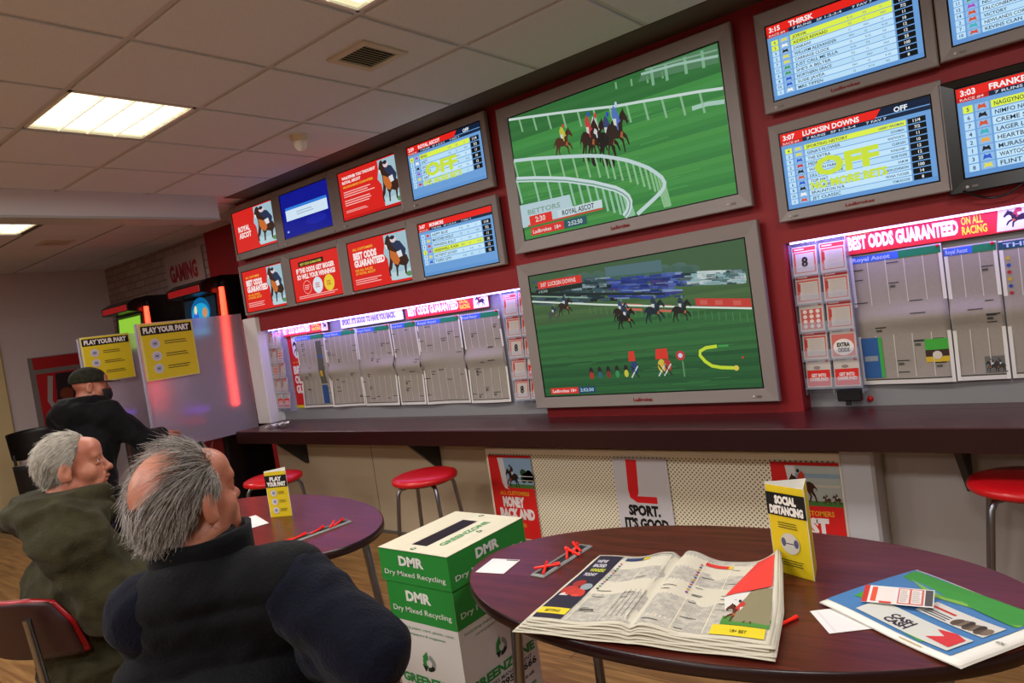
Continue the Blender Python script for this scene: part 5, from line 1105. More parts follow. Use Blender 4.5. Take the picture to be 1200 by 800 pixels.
def nets(fn, X, Y, Z, B=8):
    nx, ny, nz = len(X), len(Y), len(Z); F = np.full((nx, ny, nz), 1.0, np.float32)
    for i0 in range(0, nx, B):
        cs = []; sl = []
        for j0 in range(0, ny, B):
            for k0 in range(0, nz, B):
                i1, j1, k1 = min(i0+B, nx)-1, min(j0+B, ny)-1, min(k0+B, nz)-1
                c = ((X[i0]+X[i1])/2, (Y[j0]+Y[j1])/2, (Z[k0]+Z[k1])/2)
                r = .5*math.sqrt((X[i1]-X[i0])**2+(Y[j1]-Y[j0])**2+(Z[k1]-Z[k0])**2); cs.append(c+(r,)); sl.append((j0, j1, k0, k1))
        cs = np.array(cs); d = fn(cs[:, :3]); act = np.abs(d) < cs[:, 3]*1.6+.025
        for q in range(len(sl)):
            j0, j1, k0, k1 = sl[q]
            if not act[q]: F[i0:i0+B, j0:j1+1, k0:k1+1] = d[q]
        ids = np.nonzero(act)[0]
        if len(ids) == 0: continue
        pts = []; shp = []
        for q in ids:
            j0, j1, k0, k1 = sl[q]; g = np.meshgrid(X[i0:i0+B], Y[j0:j1+1], Z[k0:k1+1], indexing='ij'); pts.append(np.stack([a.ravel() for a in g], 1)); shp.append(g[0].shape)
        allp = np.concatenate(pts); dd = fn(allp); o = 0
        for q, sh in zip(ids, shp):
            j0, j1, k0, k1 = sl[q]; n = sh[0]*sh[1]*sh[2]; F[i0:i0+B, j0:j1+1, k0:k1+1] = dd[o:o+n].reshape(sh); o += n
    S = F < 0
    c = np.zeros((nx-1, ny-1, nz-1), np.int8)
    for a in (0, 1):
        for b in (0, 1):
            for e in (0, 1): c += S[a:nx-1+a, b:ny-1+b, e:nz-1+e]
    cell = np.nonzero((c > 0) & (c < 8)); n = len(cell[0]); idx = -np.ones(c.shape, np.int64); idx[cell] = np.arange(n)
    acc = np.zeros((n, 3)); cnt = np.zeros(n)
    co = [X, Y, Z]
    for ax in range(3):
        o1, o2 = [q for q in range(3) if q != ax]
        for a in (0, 1):
            for b in (0, 1):
                p0 = list(cell); p0[o1] = cell[o1]+a; p0[o2] = cell[o2]+b; p1 = list(p0); p1[ax] = p0[ax]+1
                f0 = F[tuple(p0)]; f1 = F[tuple(p1)]; m = (f0 < 0) != (f1 < 0); t = np.where(m, f0/(f0-f1+1e-20), 0)
                pt = np.stack([co[q][p0[q]] for q in range(3)], 1); pt[:, ax] += t*(co[ax][p1[ax]]-co[ax][p0[ax]])
                acc[m] += pt[m]; cnt[m] += 1
    V = acc/cnt[:, None]; faces = []
    for ax in range(3):
        o1, o2 = (ax+1) % 3, (ax+2) % 3
        sl0 = [slice(None)]*3; sl1 = [slice(None)]*3; sl0[ax] = slice(0, -1); sl1[ax] = slice(1, None)
        A = S[tuple(sl0)]; Bq = S[tuple(sl1)]; m = A != Bq; q = list(np.nonzero(m)); fl = A[m]
        ok = (q[o1] > 0) & (q[o2] > 0) & (q[o1] < F.shape[o1]-1) & (q[o2] < F.shape[o2]-1); q = [r[ok] for r in q]; fl = fl[ok]
        def g(d1, d2): r = list(q); r[o1] = q[o1]-d1; r[o2] = q[o2]-d2; return idx[tuple(r)]
        f = np.stack([g(1, 1), g(0, 1), g(0, 0), g(1, 0)], 1); f[~fl] = f[~fl][:, ::-1]; faces.append(f)
    return V, np.concatenate(faces)
def np_mesh(name, V, Fq, mt, parent=None, origin=(0, 0, 0), mi=None, mats=None):
    me = bpy.data.meshes.new(name); V = V-np.array(origin)
    me.vertices.add(len(V)); me.vertices.foreach_set('co', V.astype(np.float32).ravel())
    k = Fq.shape[1]; me.loops.add(len(Fq)*k); me.loops.foreach_set('vertex_index', Fq.astype(np.int32).ravel()); me.polygons.add(len(Fq))
    me.polygons.foreach_set('loop_start', np.arange(0, len(Fq)*k, k, dtype=np.int32))
    for m_ in (mats or [mt]): me.materials.append(m_)
    if mi is not None: me.polygons.foreach_set('material_index', mi.astype(np.int32))
    me.polygons.foreach_set('use_smooth', np.ones(len(Fq), bool)); me.update(calc_edges=True); me.validate()
    o = bpy.data.objects.new(name, me); C.objects.link(o)
    if parent is not None: o.parent = parent
    return o
def waves(P, seed, f=14.0, n=5):
    r = np.random.RandomState(seed); out = np.zeros(len(P))
    for i in range(n):
        d = r.normal(size=3); d /= np.linalg.norm(d); out += np.sin(P@d*f*(1+.5*i)+r.rand()*6+1.5*np.sin(P[:, [1, 2, 0]]@d*f*.6))/(1+.5*i)
    return out/2.2
def frame(fwd, up=(0, 0, 1), pitch=0, roll=0):
    """columns: right, forward, up"""
    f = nrm((fwd[0], fwd[1], 0)); r = np.cross(f, (0, 0, 1)); u = np.array((0, 0, 1.))
    c, s = math.cos(pitch), math.sin(pitch); f2 = f*c+u*s; u2 = -f*s+u*c
    c, s = math.cos(roll), math.sin(roll); r2 = r*c+u2*s; u3 = -r*s+u2*c
    return np.stack([r2, f2, u3], 1)
def add_head(S, c, R, k=.012, ear=True, s=1.0, jowl=1.0):
    w = lambda x, y, z: c+R@(np.array((x, y, z))*s)
    E = lambda p, r, kk=k, sub=False, Rx=None: S.ell(w(*p), np.array(r)*s, R if Rx is None else R@Rx, kk, sub)
    K = lambda a, b, ra, rb=None, kk=k, sub=False: S.cap(w(*a), w(*b), ra*s, (rb if rb is not None else ra)*s, kk, sub)
    K((0, -.03, -.05), (0, -.042, -.12), .052, .056, .03)
    E((0, -.013, .035), (.075, .091, .085), .02)
    E((0, .030, -.028), (.062, .062, .085), .02)
    E((0, .058, -.094), (.026, .026, .022), .02)
    for q in (-1, 1):
        K((q*.058, -.005, -.058), (q*.012, .060, -.098), .017*jowl, .016, .025)
        E((q*.040, .050, -.028), (.023, .024, .022), .02)
        K((q*.020, .088, -.048), (q*.034, .070, -.075), .008, .010, .014)
    K((-.038, .080, .022), (.038, .080, .022), .012, None, .014); E((0, .070, .055), (.05, .03, .03), .03)
    K((0, .087, .014), (0, .105, -.026), .0085, .0115, .010); E((0, .108, -.031), (.0135, .013, .0115), .007)
    for q in (-1, 1): E((q*.012, .096, -.034), (.008, .010, .008), .006)
    for q in (-1, 1): E((q*.032, .100, .006), (.017, .017, .010), .010, True)
    for q in (-1, 1): E((q*.031, .0755, .005), (.0155, .0145, .0145), .004)
    for q in (-1, 1): E((q*.0315, .0935, .0035), (.0125, .012, .0052), .0015, True)
    for q in (-1, 1): K((q*.019, .0905, .0115), (q*.044, .083, .0100), .0034, None, .004)
    for q in (-1, 1): K((q*.020, .088, -.0055), (q*.043, .081, -.0045), .0030, None, .005)
    K((-.020, .088, -.060), (0, .096, -.058), .0055, .0065, .006); K((.020, .088, -.060), (0, .096, -.058), .0055, .0065, .006)
    K((-.018, .087, -.070), (.018, .087, -.070), .0065, None, .006); K((-.024, .094, -.0645), (.024, .094, -.0645), .0022, None, .003, True)
    for q in (-1, 1): K((q*.024, .095, -.034), (q*.036, .083, -.062), .0024, None, .005, True)
    if ear:
        a = .25
        Re = np.array(((math.cos(.35*1), 0, 0), (0, 1, 0), (0, 0, 1)), float)
        for q in (-1, 1):
            t = q*.35; Rz = np.array(((math.cos(t), -math.sin(t), 0), (math.sin(t), math.cos(t), 0), (0, 0, 1)))
            Rt = Rz@np.array(((1, 0, 0), (0, math.cos(.2), math.sin(.2)), (0, -math.sin(.2), math.cos(.2))))
            E((q*.084, -.010, -.004), (.0085, .021, .035), .006, False, Rt); E((q*.080, -.004, -.028), (.007, .010, .010), .006, False, Rt)
            E((q*.092, -.002, .000), (.007, .009, .018), .004, True, Rt)
def add_hand(S, wr, d, nrm_, side=1, curl=.5, r=1.0):
    """wrist, pointing direction, palm normal (palm side)"""
    d = nrm(d); n = nrm(np.array(nrm_)-d*np.dot(nrm_, d)); a = np.cross(n, d)*side
    wr = np.array(wr, float); S.cap(wr-d*.02, wr+d*.02, .022, .024, .012)
    for q in (-1.3, -.45, .45, 1.3): S.cap(wr+d*.02+a*q*.010, wr+d*.085+a*q*.021, .0135, .0120, .010)
    L = [.062, .074, .080, .070]
    for i, q in enumerate((-1.5, -.5, .5, 1.5)):
        p = wr+d*(.088-.004*abs(q))+a*q*.0205; dd = d; ang = curl*.55; l = L[i]*.46
        for j in range(3):
            dd = nrm(dd*math.cos(ang)+n*math.sin(ang)); p2 = p+dd*l; S.cap(p, p2, .0085-.0008*j, .0080-.0010*j, .004); p = p2; l *= .68; ang = curl*.75
    t0 = wr+d*.028+a*.024; t1 = t0+nrm(d*.6+a*.7+n*.35)*.038; t2 = t1+nrm(d*.9+a*.25+n*.4)*.030; t3 = t2+nrm(d+n*.45)*.026
    S.cap(t0, t1, .0135, .011, .008).cap(t1, t2, .0105, .0095, .005).cap(t2, t3, .0092, .0075, .004)
SKIN = mat('skin', '#bb7c62', rough=.48, noise=(18, '#a8604a'), bump=(260, .12))
SKIN.node_tree.nodes['Principled BSDF'].inputs['Subsurface Weight'].default_value = .12
SKIN.node_tree.nodes['Principled BSDF'].inputs['Subsurface Radius'].default_value = (.012, .005, .003)
def cloth(name, c1, c2, rough=.85, scale=40, bs=.35):
    m = mat(name, c1, rough=rough, noise=(scale, c2), bump=(160, bs), spec=.12)
    m.node_tree.nodes['Principled BSDF'].inputs['Sheen Weight'].default_value = .04; return m
def strands(name, roots, dirs, lens, mt, parent, rad=.0007, seg=6, gravity=.35, jit=.25, seed=3, push=None, flat=1.0):
    """fine three sided hair strands; push(P)->P keeps them outside the head"""
    r = np.random.RandomState(seed); n = len(roots); P = roots.copy(); D = dirs.copy(); pts = [P.copy()]
    wv_ = r.normal(size=(n, 3))*jit
    for i in range(seg):
        D = D+np.array((0, 0, -gravity/seg))+wv_/seg+r.normal(size=(n, 3))*jit*.25; D /= np.linalg.norm(D, axis=1)[:, None]
        P = P+D*(lens/seg)[:, None]
        if push is not None: P = push(P)
        pts.append(P.copy())
    pts = np.array(pts)          # seg+1, n, 3
    V = []; T = np.gradient(pts, axis=0); T /= np.linalg.norm(T, axis=2)[..., None]+1e-9
    up = r.normal(size=(n, 3)); A = np.cross(T, up[None]); A /= np.linalg.norm(A, axis=2)[..., None]+1e-9; Bn = np.cross(T, A)
    for q in range(3):
        a = 2*PI*q/3; w_ = rad*np.linspace(1, .35, seg+1)[:, None, None]; V.append(pts+(A*math.cos(a)+Bn*math.sin(a))*w_)
    V = np.stack(V, 2)           # seg+1,n,3sides,3
    ids = np.arange((seg+1)*n*3).reshape(seg+1, n, 3); f = []
    for q in range(3):
        q2 = (q+1) % 3; f.append(np.stack([ids[:-1, :, q], ids[:-1, :, q2], ids[1:, :, q2], ids[1:, :, q]], -1).reshape(-1, 4))
    return np_mesh(name, V.reshape(-1, 3), np.concatenate(f), mt, parent)
def skull(c, R, s=1.0, grow=0.0):
    S = SDF(); w = lambda x, y, z: c+R@(np.array((x, y, z))*s)
    S.ell(w(0, -.013, .035), np.array((.075, .091, .085))*s+grow, R, .02); S.ell(w(0, .03, -.028), np.array((.062, .062, .085))*s+grow, R, .02); return S
def surf_points(S, c, n, seed, accept, R, rmax=.16):
    """random points on the surface S in head directions accepted by accept(local dir)"""
    r = np.random.RandomState(seed); d = r.normal(size=(n*6, 3)); d /= np.linalg.norm(d, axis=1)[:, None]; d = d[accept(d, r)][:n]
    W_ = d@R.T; t = np.full(len(d), rmax)
    for _ in range(24): t = t-S(c+W_*t[:, None])*.9
    P = c+W_*t[:, None]; e = .002; g = np.stack([S(P+np.eye(3)[i]*e)-S(P-np.eye(3)[i]*e) for i in range(3)], 1); g /= np.linalg.norm(g, axis=1)[:, None]
    return P, g, d
def body_joints(hip, fwd, neck, hipz=.46, sh_w=.18):
    B = frame(fwd); o = np.array((hip[0], hip[1], 0.)); w = lambda x, y, z: o+B@np.array((x, y, z)); r = B[:, 0]
    J = dict(B=B, w=w, hip=w(0, 0, hipz), neck=np.array(neck)); J['shc'] = J['neck']-B[:, 1]*.012-np.array((0, 0, .050))
    J['chest'] = J['shc']*.64+J['hip']*.36+B[:, 1]*.015; J['waist'] = J['shc']*.28+J['hip']*.72
    for n, s in (('L', -1), ('R', 1)):
        J['sh'+n] = J['shc']+r*s*sh_w-np.array((0, 0, .020)); J['hp'+n] = w(s*.09, .0, hipz)
    return J
def build_person(label, J, head_c, head_R, arms, legs, skin_extra=None, hs=1.0, hands=True, cat='person', finebox=None, res=.0032):
    """body as one continuous surface; arms = {side: (elbow, wrist, handdir, palmnormal, curl)}, legs = {side: (knee, ankle, toe)}"""
    S = SDF()
    S.ell(J['hip'], (.155, .115, .11), J['B'], .04); S.cap(J['hip'], J['waist'], .12, .115, .05); S.ell(J['chest'], (.145, .095, .13), J['B'], .05)
    S.cap(J['shL'], J['shR'], .058, .058, .05); S.cap(J['shc'], J['neck'], .062, .052, .04); S.cap(J['neck'], head_c+head_R@np.array((0, -.035, -.09)), .054, .050, .03)
    for n in 'LR':
        e, wr, hd, pn, cu = arms[n]; S.cap(J['sh'+n], e, .050, .037, .03); S.cap(e, wr, .037, .025, .02)
        add_hand(S, wr, hd, pn, 1 if n == 'R' else -1, cu)
        kn, an, to = legs[n]; S.cap(J['hp'+n], kn, .080, .055, .03); S.cap(kn, an, .052, .034, .02); S.cap(an, to, .034, .026, .02)
    add_head(S, head_c, head_R, s=hs)
    pts = [J['hip'], head_c, J['shL'], J['shR']]+[x for n in 'LR' for x in (arms[n][0], arms[n][1], legs[n][0], legs[n][1], legs[n][2])]
    lo = np.min(pts, 0)-.2; hi = np.max(pts, 0)+.2; lo[2] = -.01
    fb = .135; ax = [axis_nodes(lo[i], hi[i], .009, (head_c[i]-fb, head_c[i]+fb), res) for i in range(3)]
    V, F_ = nets(S, *ax)
    o = np_mesh('person', V, F_, SKIN, None); tag(o, label, cat); return o, S
def eyes(parent, c, R, hs=1.0, look=(0, 1, 0), iris='#4a5560'):
    for q in (-1, 1):
        p = c+R@(np.array((q*.0315, .0775, .0045))*hs); rr = .0128*hs; mb = MB()
        ez = nrm(R@np.array(look)); ex = nrm(np.cross(R[:, 2], ez)); ey = np.cross(ez, ex); M = Matrix(((ex[0], ey[0], ez[0], p[0]), (ex[1], ey[1], ez[1], p[1]), (ex[2], ey[2], ez[2], p[2]), (0, 0, 0, 1)))
        def ringp(a0, a1, n): return [(rr*math.sin(a0+(a1-a0)*i/n), rr*math.cos(a0+(a1-a0)*i/n)) for i in range(n+1)]
        mb.lathe(ringp(.46, PI*.7, 12), mat('eye_white', '#cfc4ba', rough=.15), 20, M); mb.lathe(ringp(.20, .46, 4), mat('iris_'+iris[1:], iris, rough=.1), 20, M); mb.lathe(ringp(0, .20, 3), mat('pupil', '#070606', rough=.05), 20, M)
        mb.build('eye', parent)
def garment(name, S, mt, parent, lo, hi, h=.009, cut=None, wr=None, seed=1, post=None):
    def fn(P):
        d = S(P)
        if wr is not None: d = d-wr(P)
        if cut is not None: d = np.maximum(d, cut(P))
        return d
    ax = [axis_nodes(lo[i], hi[i], h) for i in range(3)]; V, F_ = nets(fn, *ax)
    return np_mesh(name, V, F_, mt, parent)
def bounds(S, pad=.03):
    P = []
    for t, a, b, c, e, k, sub in S.p:
        if sub: continue
        if t == 'c': P += [a-max(c, e), a+max(c, e), b-max(c, e), b+max(c, e)]
        else: P += [a-max(b), a+max(b)]
    return np.min(P, 0)-pad, np.max(P, 0)+pad
def seated_legs(J, hipz, fwdlen=.42, sp=.11, fx=0.0):
    L = {}
    for n, s in (('L', -1), ('R', 1)): L[n] = (J['w'](s*(sp+.02), fwdlen, hipz-.01), J['w'](s*(sp+.03), fwdlen-.02+fx, .09), J['w'](s*(sp+.045), fwdlen+.13+fx, .045))
    return L
def trousers_shoes(parent, J, legs, mt, hipz):
    S = SDF(); S.ell(J['hip'], (.175, .13, .125), J['B'], .04)
    for n in 'LR': kn, an, to = legs[n]; S.cap(J['hp'+n], kn, .094, .070, .03); S.cap(kn, an+np.array((0, 0, .02)), .068, .052, .02)
    lo, hi = bounds(S); garment('trousers', S, mt, parent, lo, hi, .010, None, lambda P: .004*waves(P, 5, 22))
    for n in 'LR':
        kn, an, to = legs[n]; S = SDF(); d = nrm(to-an); d[2] = 0; S.cap(an*np.array((1, 1, 0))+np.array((0, 0, .052))-d*.03, an*np.array((1, 1, 0))+np.array((0, 0, .05))+d*.02, .044, .046, .02); S.cap(to*np.array((1, 1, 0))+np.array((0, 0, .040)), to*np.array((1, 1, 0))+np.array((0, 0, .038))-d*.08, .038, .042, .02)
        lo, hi = bounds(S, .02); garment('shoe', S, mat('shoe_leather', '#141210', rough=.4), parent, lo, hi, .007, lambda P: .004-P[:, 2])

# ---------------------------------------------------------------- man in the foreground (seen from behind)
HZ = .50
def w3(px, py, d):
    v = CF + CR*((px-600)/F_PX) - CU*((py-400)/F_PX); return np.array(CAM+v.normalized()*d)
f1 = nrm((-.62, .78, 0))
hc1 = w3(219, 589, 1.53); R1_ = frame((-.15, .99, 0), pitch=math.radians(9)); HS1 = .95
rr1 = nrm((.42, .90, 0))
J1 = body_joints((hc1[0]+.03+rr1[0]*.035, hc1[1]-.06+rr1[1]*.035), f1, hc1+R1_@(np.array((0, -.04, -.115))*HS1)+rr1*.022, hipz=.43, sh_w=.175)
J1['shL'] = J1['shL']+J1['B'][:, 0]*.072-np.array((0, 0, .01))
w1 = J1['w']; eR = w3(436, 764, 1.37)
arms1 = {'R': (eR, eR+J1['B']@np.array((-.19, .16, -.06)), J1['B']@np.array((-.8, .5, -.2)), (0, 0, -1), .5), 'L': (J1['shL']+J1['B']@np.array((.0, .16, -.22)), J1['shL']+J1['B']@np.array((.10, .33, -.26)), J1['B']@np.array((.7, .5, -.2)), (0, 0, -1), .5)}
legs1 = seated_legs(J1, .43)
M_HAIR1 = mat('grey_hair', '#7f766e', rough=.6, noise=(60, '#433c36')); M_HAIR1b = mat('grey_hair_light', '#b3aca5', rough=.55)
man, S1 = build_person('bald crowned man seen from behind in a dark navy padded gilet', J1, hc1, R1_, arms1, legs1, hs=HS1)
eyes(man, hc1, R1_, HS1)
# hair: fringe round the sides and back, thin over the top
def in_patch(d): return (d[:, 0]+.06)**2/.33+(d[:, 1]+.43)**2/.26 < 1
def acc1(d, r):
    x, y, z = d.T
    a = (z > -.60) & (y < .40) & ~((z > .3) & in_patch(d)) & ~((np.abs(x) > .55) & (y > -.34) & (y < .5) & (z < .22)) & ~((z < -.2) & (y > -.1))
    return a & ~((z > .72) & (r.rand(len(d)) < .55))
def hair_layer(parent, name, c, R, acc, n, L0, L1, mt, seed, comb, grav, jit, hs=1.0, rad=.0007, out=.25, lift=0.002):
    S = skull(c, R, hs, .001); P, g, d = surf_points(S, c, n, seed, acc, R); r = np.random.RandomState(seed+9)
    D = comb(d)@R.T; D = D-g*np.sum(D*g, 1)[:, None]; D /= np.linalg.norm(D, axis=1)[:, None]+1e-9; D = D+g*out; D /= np.linalg.norm(D, axis=1)[:, None]
    Ls = (L0+(L1-L0)*r.rand(len(P)))*np.where((np.abs(d[:, 0]) > .45) & (d[:, 1] > -.42) & (d[:, 2] < .55), .45, 1.0)
    def push(Q):
        q = S(Q); e = .002; gg = np.stack([S(Q+np.eye(3)[i]*e)-S(Q-np.eye(3)[i]*e) for i in range(3)], 1); gg /= np.linalg.norm(gg, axis=1)[:, None]+1e-9
        return Q+gg*np.maximum(0, lift+.004*r.rand(len(Q))-q)[:, None]
    return P, D, Ls, push
def mk_hair(parent, c, R, layers, name='hair'):
    obs = []
    for i, (acc, n, L0, L1, mt, comb, grav, jit, rad, out, lift, hs) in enumerate(layers):
        P, D, L, push = hair_layer(parent, name, c, R, acc, n, L0, L1, mt, 30+i, comb, grav, jit, hs, rad, out, lift)
        obs.append(strands(name, P, D, L, mt, parent, rad, 7, grav, jit, 40+i, push))
    return obs
def shell_hair(parent, c, R, hs, fn_in, grow, mt, name='hair_base', h=.004, seed=2, wob=.004):
    """thick under-layer of hair: skull grown outward inside a region"""
    S = skull(c, R, hs, grow); S0 = skull(c, R, hs, -.004)
    def fn(P):
        q = (P-c)@R/hs; d = S(P)-wob*waves(P, seed, 70); reg = fn_in(q); d = -smin(-d, -reg, .012); return np.maximum(d, -S0(P))
    lo, hi = c-.17, c+.17; ax = [axis_nodes(lo[i], hi[i], h) for i in range(3)]; V, F_ = nets(fn, *ax); return np_mesh(name, V, F_, mt, parent)
M_HB1 = mat('grey_hair_under', '#6f6862', rough=.8, noise=(120, '#3d3733'), bump=(300, 1.0))
def reg1(q):
    x, y, z = q.T; top = np.where(z > .02, .062-np.sqrt((x+.005)**2+(y+.048)**2), -1)+0*z; front = np.where(z > .03, y-(.030-.15*z), np.where(z > .015, y-(-.03+.055*(z-.015)/.015), y+.03)); low = -(z+.088-.25*np.minimum(y, 0)*0); earr = .042-np.sqrt((y-.002)**2+((z+.006)*.9)**2)
    return np.maximum.reduce([top, front, low, np.where(np.abs(x) > .045, earr, -1)])
shell_hair(man, hc1, R1_, HS1, reg1, .0045, M_HB1, wob=.0025)
def comb1(d):
    x, y, z = d.T; t = np.clip((z-.35)/.4, 0, 1)
    return np.stack([x*.2-t*.5, -.75+0*x, -.75*(1-t)+0*x], 1)
def accT(d, r):
    x, y, z = d.T; return (z > .30) & in_patch(d)
mk_hair(man, hc1, R1_, [
    (acc1, 6500, .030, .062, M_HAIR1, comb1, .35, .13, .00055, .10, .005, HS1),
    (acc1, 3000, .035, .070, M_HAIR1b, comb1, .35, .20, .0005, .16, .007, HS1),
    (accT, 160, .03, .05, M_HAIR1b, comb1, .1, .3, .0003, .12, .002, HS1),
    (lambda d, r: (d[:, 2] > .3) & (d[:, 1] > .25) & (d[:, 1] < .62) & (np.abs(d[:, 0]) < .55), 260, .03, .06, M_HAIR1b, lambda d: np.stack([-.3+0*d[:, 0], -.8+0*d[:, 0], .35+.0*d[:, 0]], 1), .1, .35, .0004, .3, .003, HS1)])
# navy sleeves, then the gilet
M_NAVY = cloth('navy_sleeve', '#080a17', '#0d1020', .85, 30); M_GIL = cloth('gilet_dark', '#07080b', '#0b0c10', .75, 25, .25)
S = SDF()
for n in 'LR':
    e, wr = arms1[n][:2]; S.cap(J1['sh'+n]+(e-J1['sh'+n])*(.14 if n == 'R' else .0), e, .076 if n == 'R' else .080, .062, .03); S.cap(e, wr, .060, .042, .03)
lo, hi = bounds(S); B1 = J1['B']
garment('sleeves', S, M_NAVY, man, lo, hi, .007, None, lambda P: .008*(.5-np.abs(waves(P, 8, 20)))+.003*waves(P, 9, 60))
S = SDF()
for c_, x_, r_ in (((J1['chest']), 0.085, 0.128), (J1['waist'], 0.085, 0.135), (J1['hip']+np.array((0, 0, .03)), 0.085, 0.14)): S.cap(c_-B1[:, 0]*x_, c_+B1[:, 0]*x_, r_, r_, 0.09)
S.cap(J1['shL']*.80+J1['shR']*.20, J1['shR']*.97+J1['shL']*.03, .084, .084, .06); S.cap(J1['shc'], J1['neck']+np.array((0, 0, .01)), .088, .080, .03)

def gil_w(P):
    z = P[:, 2]; ph = np.abs(((z-.02*np.sin(P[:, 0]*9))/.105) % 1-.5)*2; return .010*np.clip(ph*2.2, 0, 1)**.7-.007+.004*waves(P, 3, 20)+.0015*waves(P, 4, 75)
ncol = np.array(J1['neck'])
def gil_cut(P):
    q = (P-ncol)@B1; c1 = q[:, 2]-(.045+.12*np.clip(q[:, 1], -.1, .12)+.15*np.clip(q[:, 0], 0, .1)); hole = .058-np.sqrt(q[:, 0]**2+(q[:, 1]-.01)**2); inner = np.where(q[:, 2] > .0, hole, -1); sid = np.abs(q[:, 0]-.008)-(.222+.25*np.maximum(0, -.08-q[:, 2])*1.0)
    return np.maximum.reduce([c1, inner, sid])
lo, hi = bounds(S); garment('gilet', S, M_GIL, man, lo, hi, .007, gil_cut, gil_w)
cb = MB()
def collar(u, v):
    a = -PI/2+(u-.5)*2*PI*.93; rx, ry = .098-.002*v, .092+.002*v; tip = max(0, abs(u-.5)*2-.72)/.28
    q_ = np.array((rx*math.cos(a)*(1+.25*tip*v), ry*math.sin(a)+.016+.03*tip*v, -.060+(.112-.012*tip)*v+.012*math.sin(u*20)*v*.2))
    return tuple(ncol+B1@q_)
cb.grid(collar, 48, 6, M_GIL, None, .011); cb.build('collar', man)
trousers_shoes(man, J1, legs1, cloth('dark_trousers', '#15161a', '#1c1d22'), .43)
shell_chair((J1['hip'][0], J1['hip'][1], 0), math.atan2(f1[1], f1[0])-PI/2, 'red chair under the bald man in the gilet')

# ---------------------------------------------------------------- grey haired man in an olive parka (profile)
f2 = nrm((.25, .97, 0)); HS2 = .88
hc2 = w3(85, 548, 2.60); R2_ = frame((.48, .88, 0), pitch=math.radians(6))
J2 = body_joints((hc2[0]-.02, hc2[1]-.0), f2, hc2+R2_@(np.array((0, -.045, -.110))*HS2), hipz=.43, sh_w=.165); w2 = J2['w']
arms2 = {'R': (J2['shR']+J2['B']@np.array((.07, .08, -.21)), J2['shR']+J2['B']@np.array((.03, .31, -.14)), J2['B']@np.array((-.2, 1, .15)), (0, 0, -1), .5), 'L': (J2['shL']+J2['B']@np.array((-.07, .08, -.21)), J2['shL']+J2['B']@np.array((.03, .31, -.14)), J2['B']@np.array((.3, 1, .1)), (0, 0, -1), .5)}
legs2 = seated_legs(J2, .43)
man2, S2 = build_person('white haired man in an olive green parka looking up in profile', J2, hc2, R2_, arms2, legs2, hs=HS2, res=.0027)
eyes(man2, hc2, R2_, HS2, look=(0, 1, .1))
M_H2 = mat('white_hair', '#c9c2b4', rough=.55, noise=(60, '#8f877b')); M_H2b = mat('white_hair_under', '#a39b8f', rough=.8, noise=(110, '#736a60'), bump=(300, 1.0))
def reg2(q):
    x, y, z = q.T; front = y-(.008+.60*np.clip(z, 0, .068)-.3*np.maximum(0, z-.068)); low = -(z+.075+.35*np.minimum(y, 0)*.0); earr = .036-np.sqrt((y-.004)**2+((z+.010)*.9)**2)
    return np.maximum.reduce([front, low, np.where(np.abs(x) > .045, earr, -1)])
shell_hair(man2, hc2, R2_, HS2, reg2, .006, M_H2b, wob=.0025)
def acc2(d, r):
    x, y, z = d.T; return ((y < .10+.48*np.clip(z, 0, .8)) & (z > -.55+.0*y) & ~((np.abs(x) > .55) & (y > -.20) & (y < .42) & (z < .08)) & ~((z < -.15) & (y > -.2)))
cback = lambda d: np.stack([d[:, 0]*.2, -.9+0*d[:, 0], -.45-.4*(d[:, 1] < -.3)], 1)
mk_hair(man2, hc2, R2_, [(acc2, 5200, .025, .045, M_H2, cback, .3, .10, .0007, .05, .004, HS2), (acc2, 1800, .025, .05, mat('white_hair_bright', '#e2dccf', rough=.5), cback, .3, .14, .0006, .08, .005, HS2)])
# brows
for q in (-1, 1): MB().tube([tuple(hc2+R2_@(np.array((q*x, y, z))*HS2)) for x, y, z in ((.014, .0935, .020), (.028, .0935, .0265), (.044, .084, .023))], [.0028, .0036, .0018], mat('brow_grey', '#8f857a', rough=.8), 8).build('eyebrow', man2)
M_OLV = cloth('olive_parka', '#2d2a19', '#3b3724', .85, 22, .4)
B2 = J2['B']; S = SDF(); 
for c_, x_, r_ in (((J2['chest']-B2[:, 1]*.03), .085, .130), (J2['waist'], .085, .150), (J2['hip']+np.array((0, 0, .03)), .085, .150)): S.cap(c_-B2[:, 0]*x_, c_+B2[:, 0]*x_, r_, r_, 0.09)
S.cap(J2['shL'], J2['shR'], .080, .080, .05); S.cap(J2['shc'], J2['neck']+np.array((0, 0, .00)), .10, .085, .04)
S.ell(J2['neck']+B2@np.array((0, -.085, -.02)), (.135, .065, .07), B2, .04); S.ell(J2['neck']+B2@np.array((0, -.01, .012)), (.115, .105, .04), B2, .03)
def hood_ring(J, B, rx, ry, dz, r, k=.012, up=.0):
    pr = None
    for i in range(13):
        a = -PI/2+(i-6)/6*2.25; p = J['neck']+B@np.array((rx*math.cos(a), ry*math.sin(a)+.01, dz+.035*math.sin(a)*-.5+up*math.sin(a)))
        if pr is not None: S.cap(pr, p, r, r, k)
        pr = p
hood_ring(J2, B2, .105, .115, .022, .028); hood_ring(J2, B2, .140, .150, -.030, .034)
for n in 'LR':
    e, wr = arms2[n][:2]; S.cap(J2['sh'+n], e, .094, .080, .06); S.cap(e, wr, .080, .052, .04)
lo, hi = bounds(S); nc2 = np.array(J2['neck'])
def cut2(P):
    q = (P-nc2)@B2; return np.maximum(q[:, 2]-(.045), np.where(q[:, 2] > -.01, .068-np.sqrt(q[:, 0]**2+(q[:, 1]-.015)**2), -1))
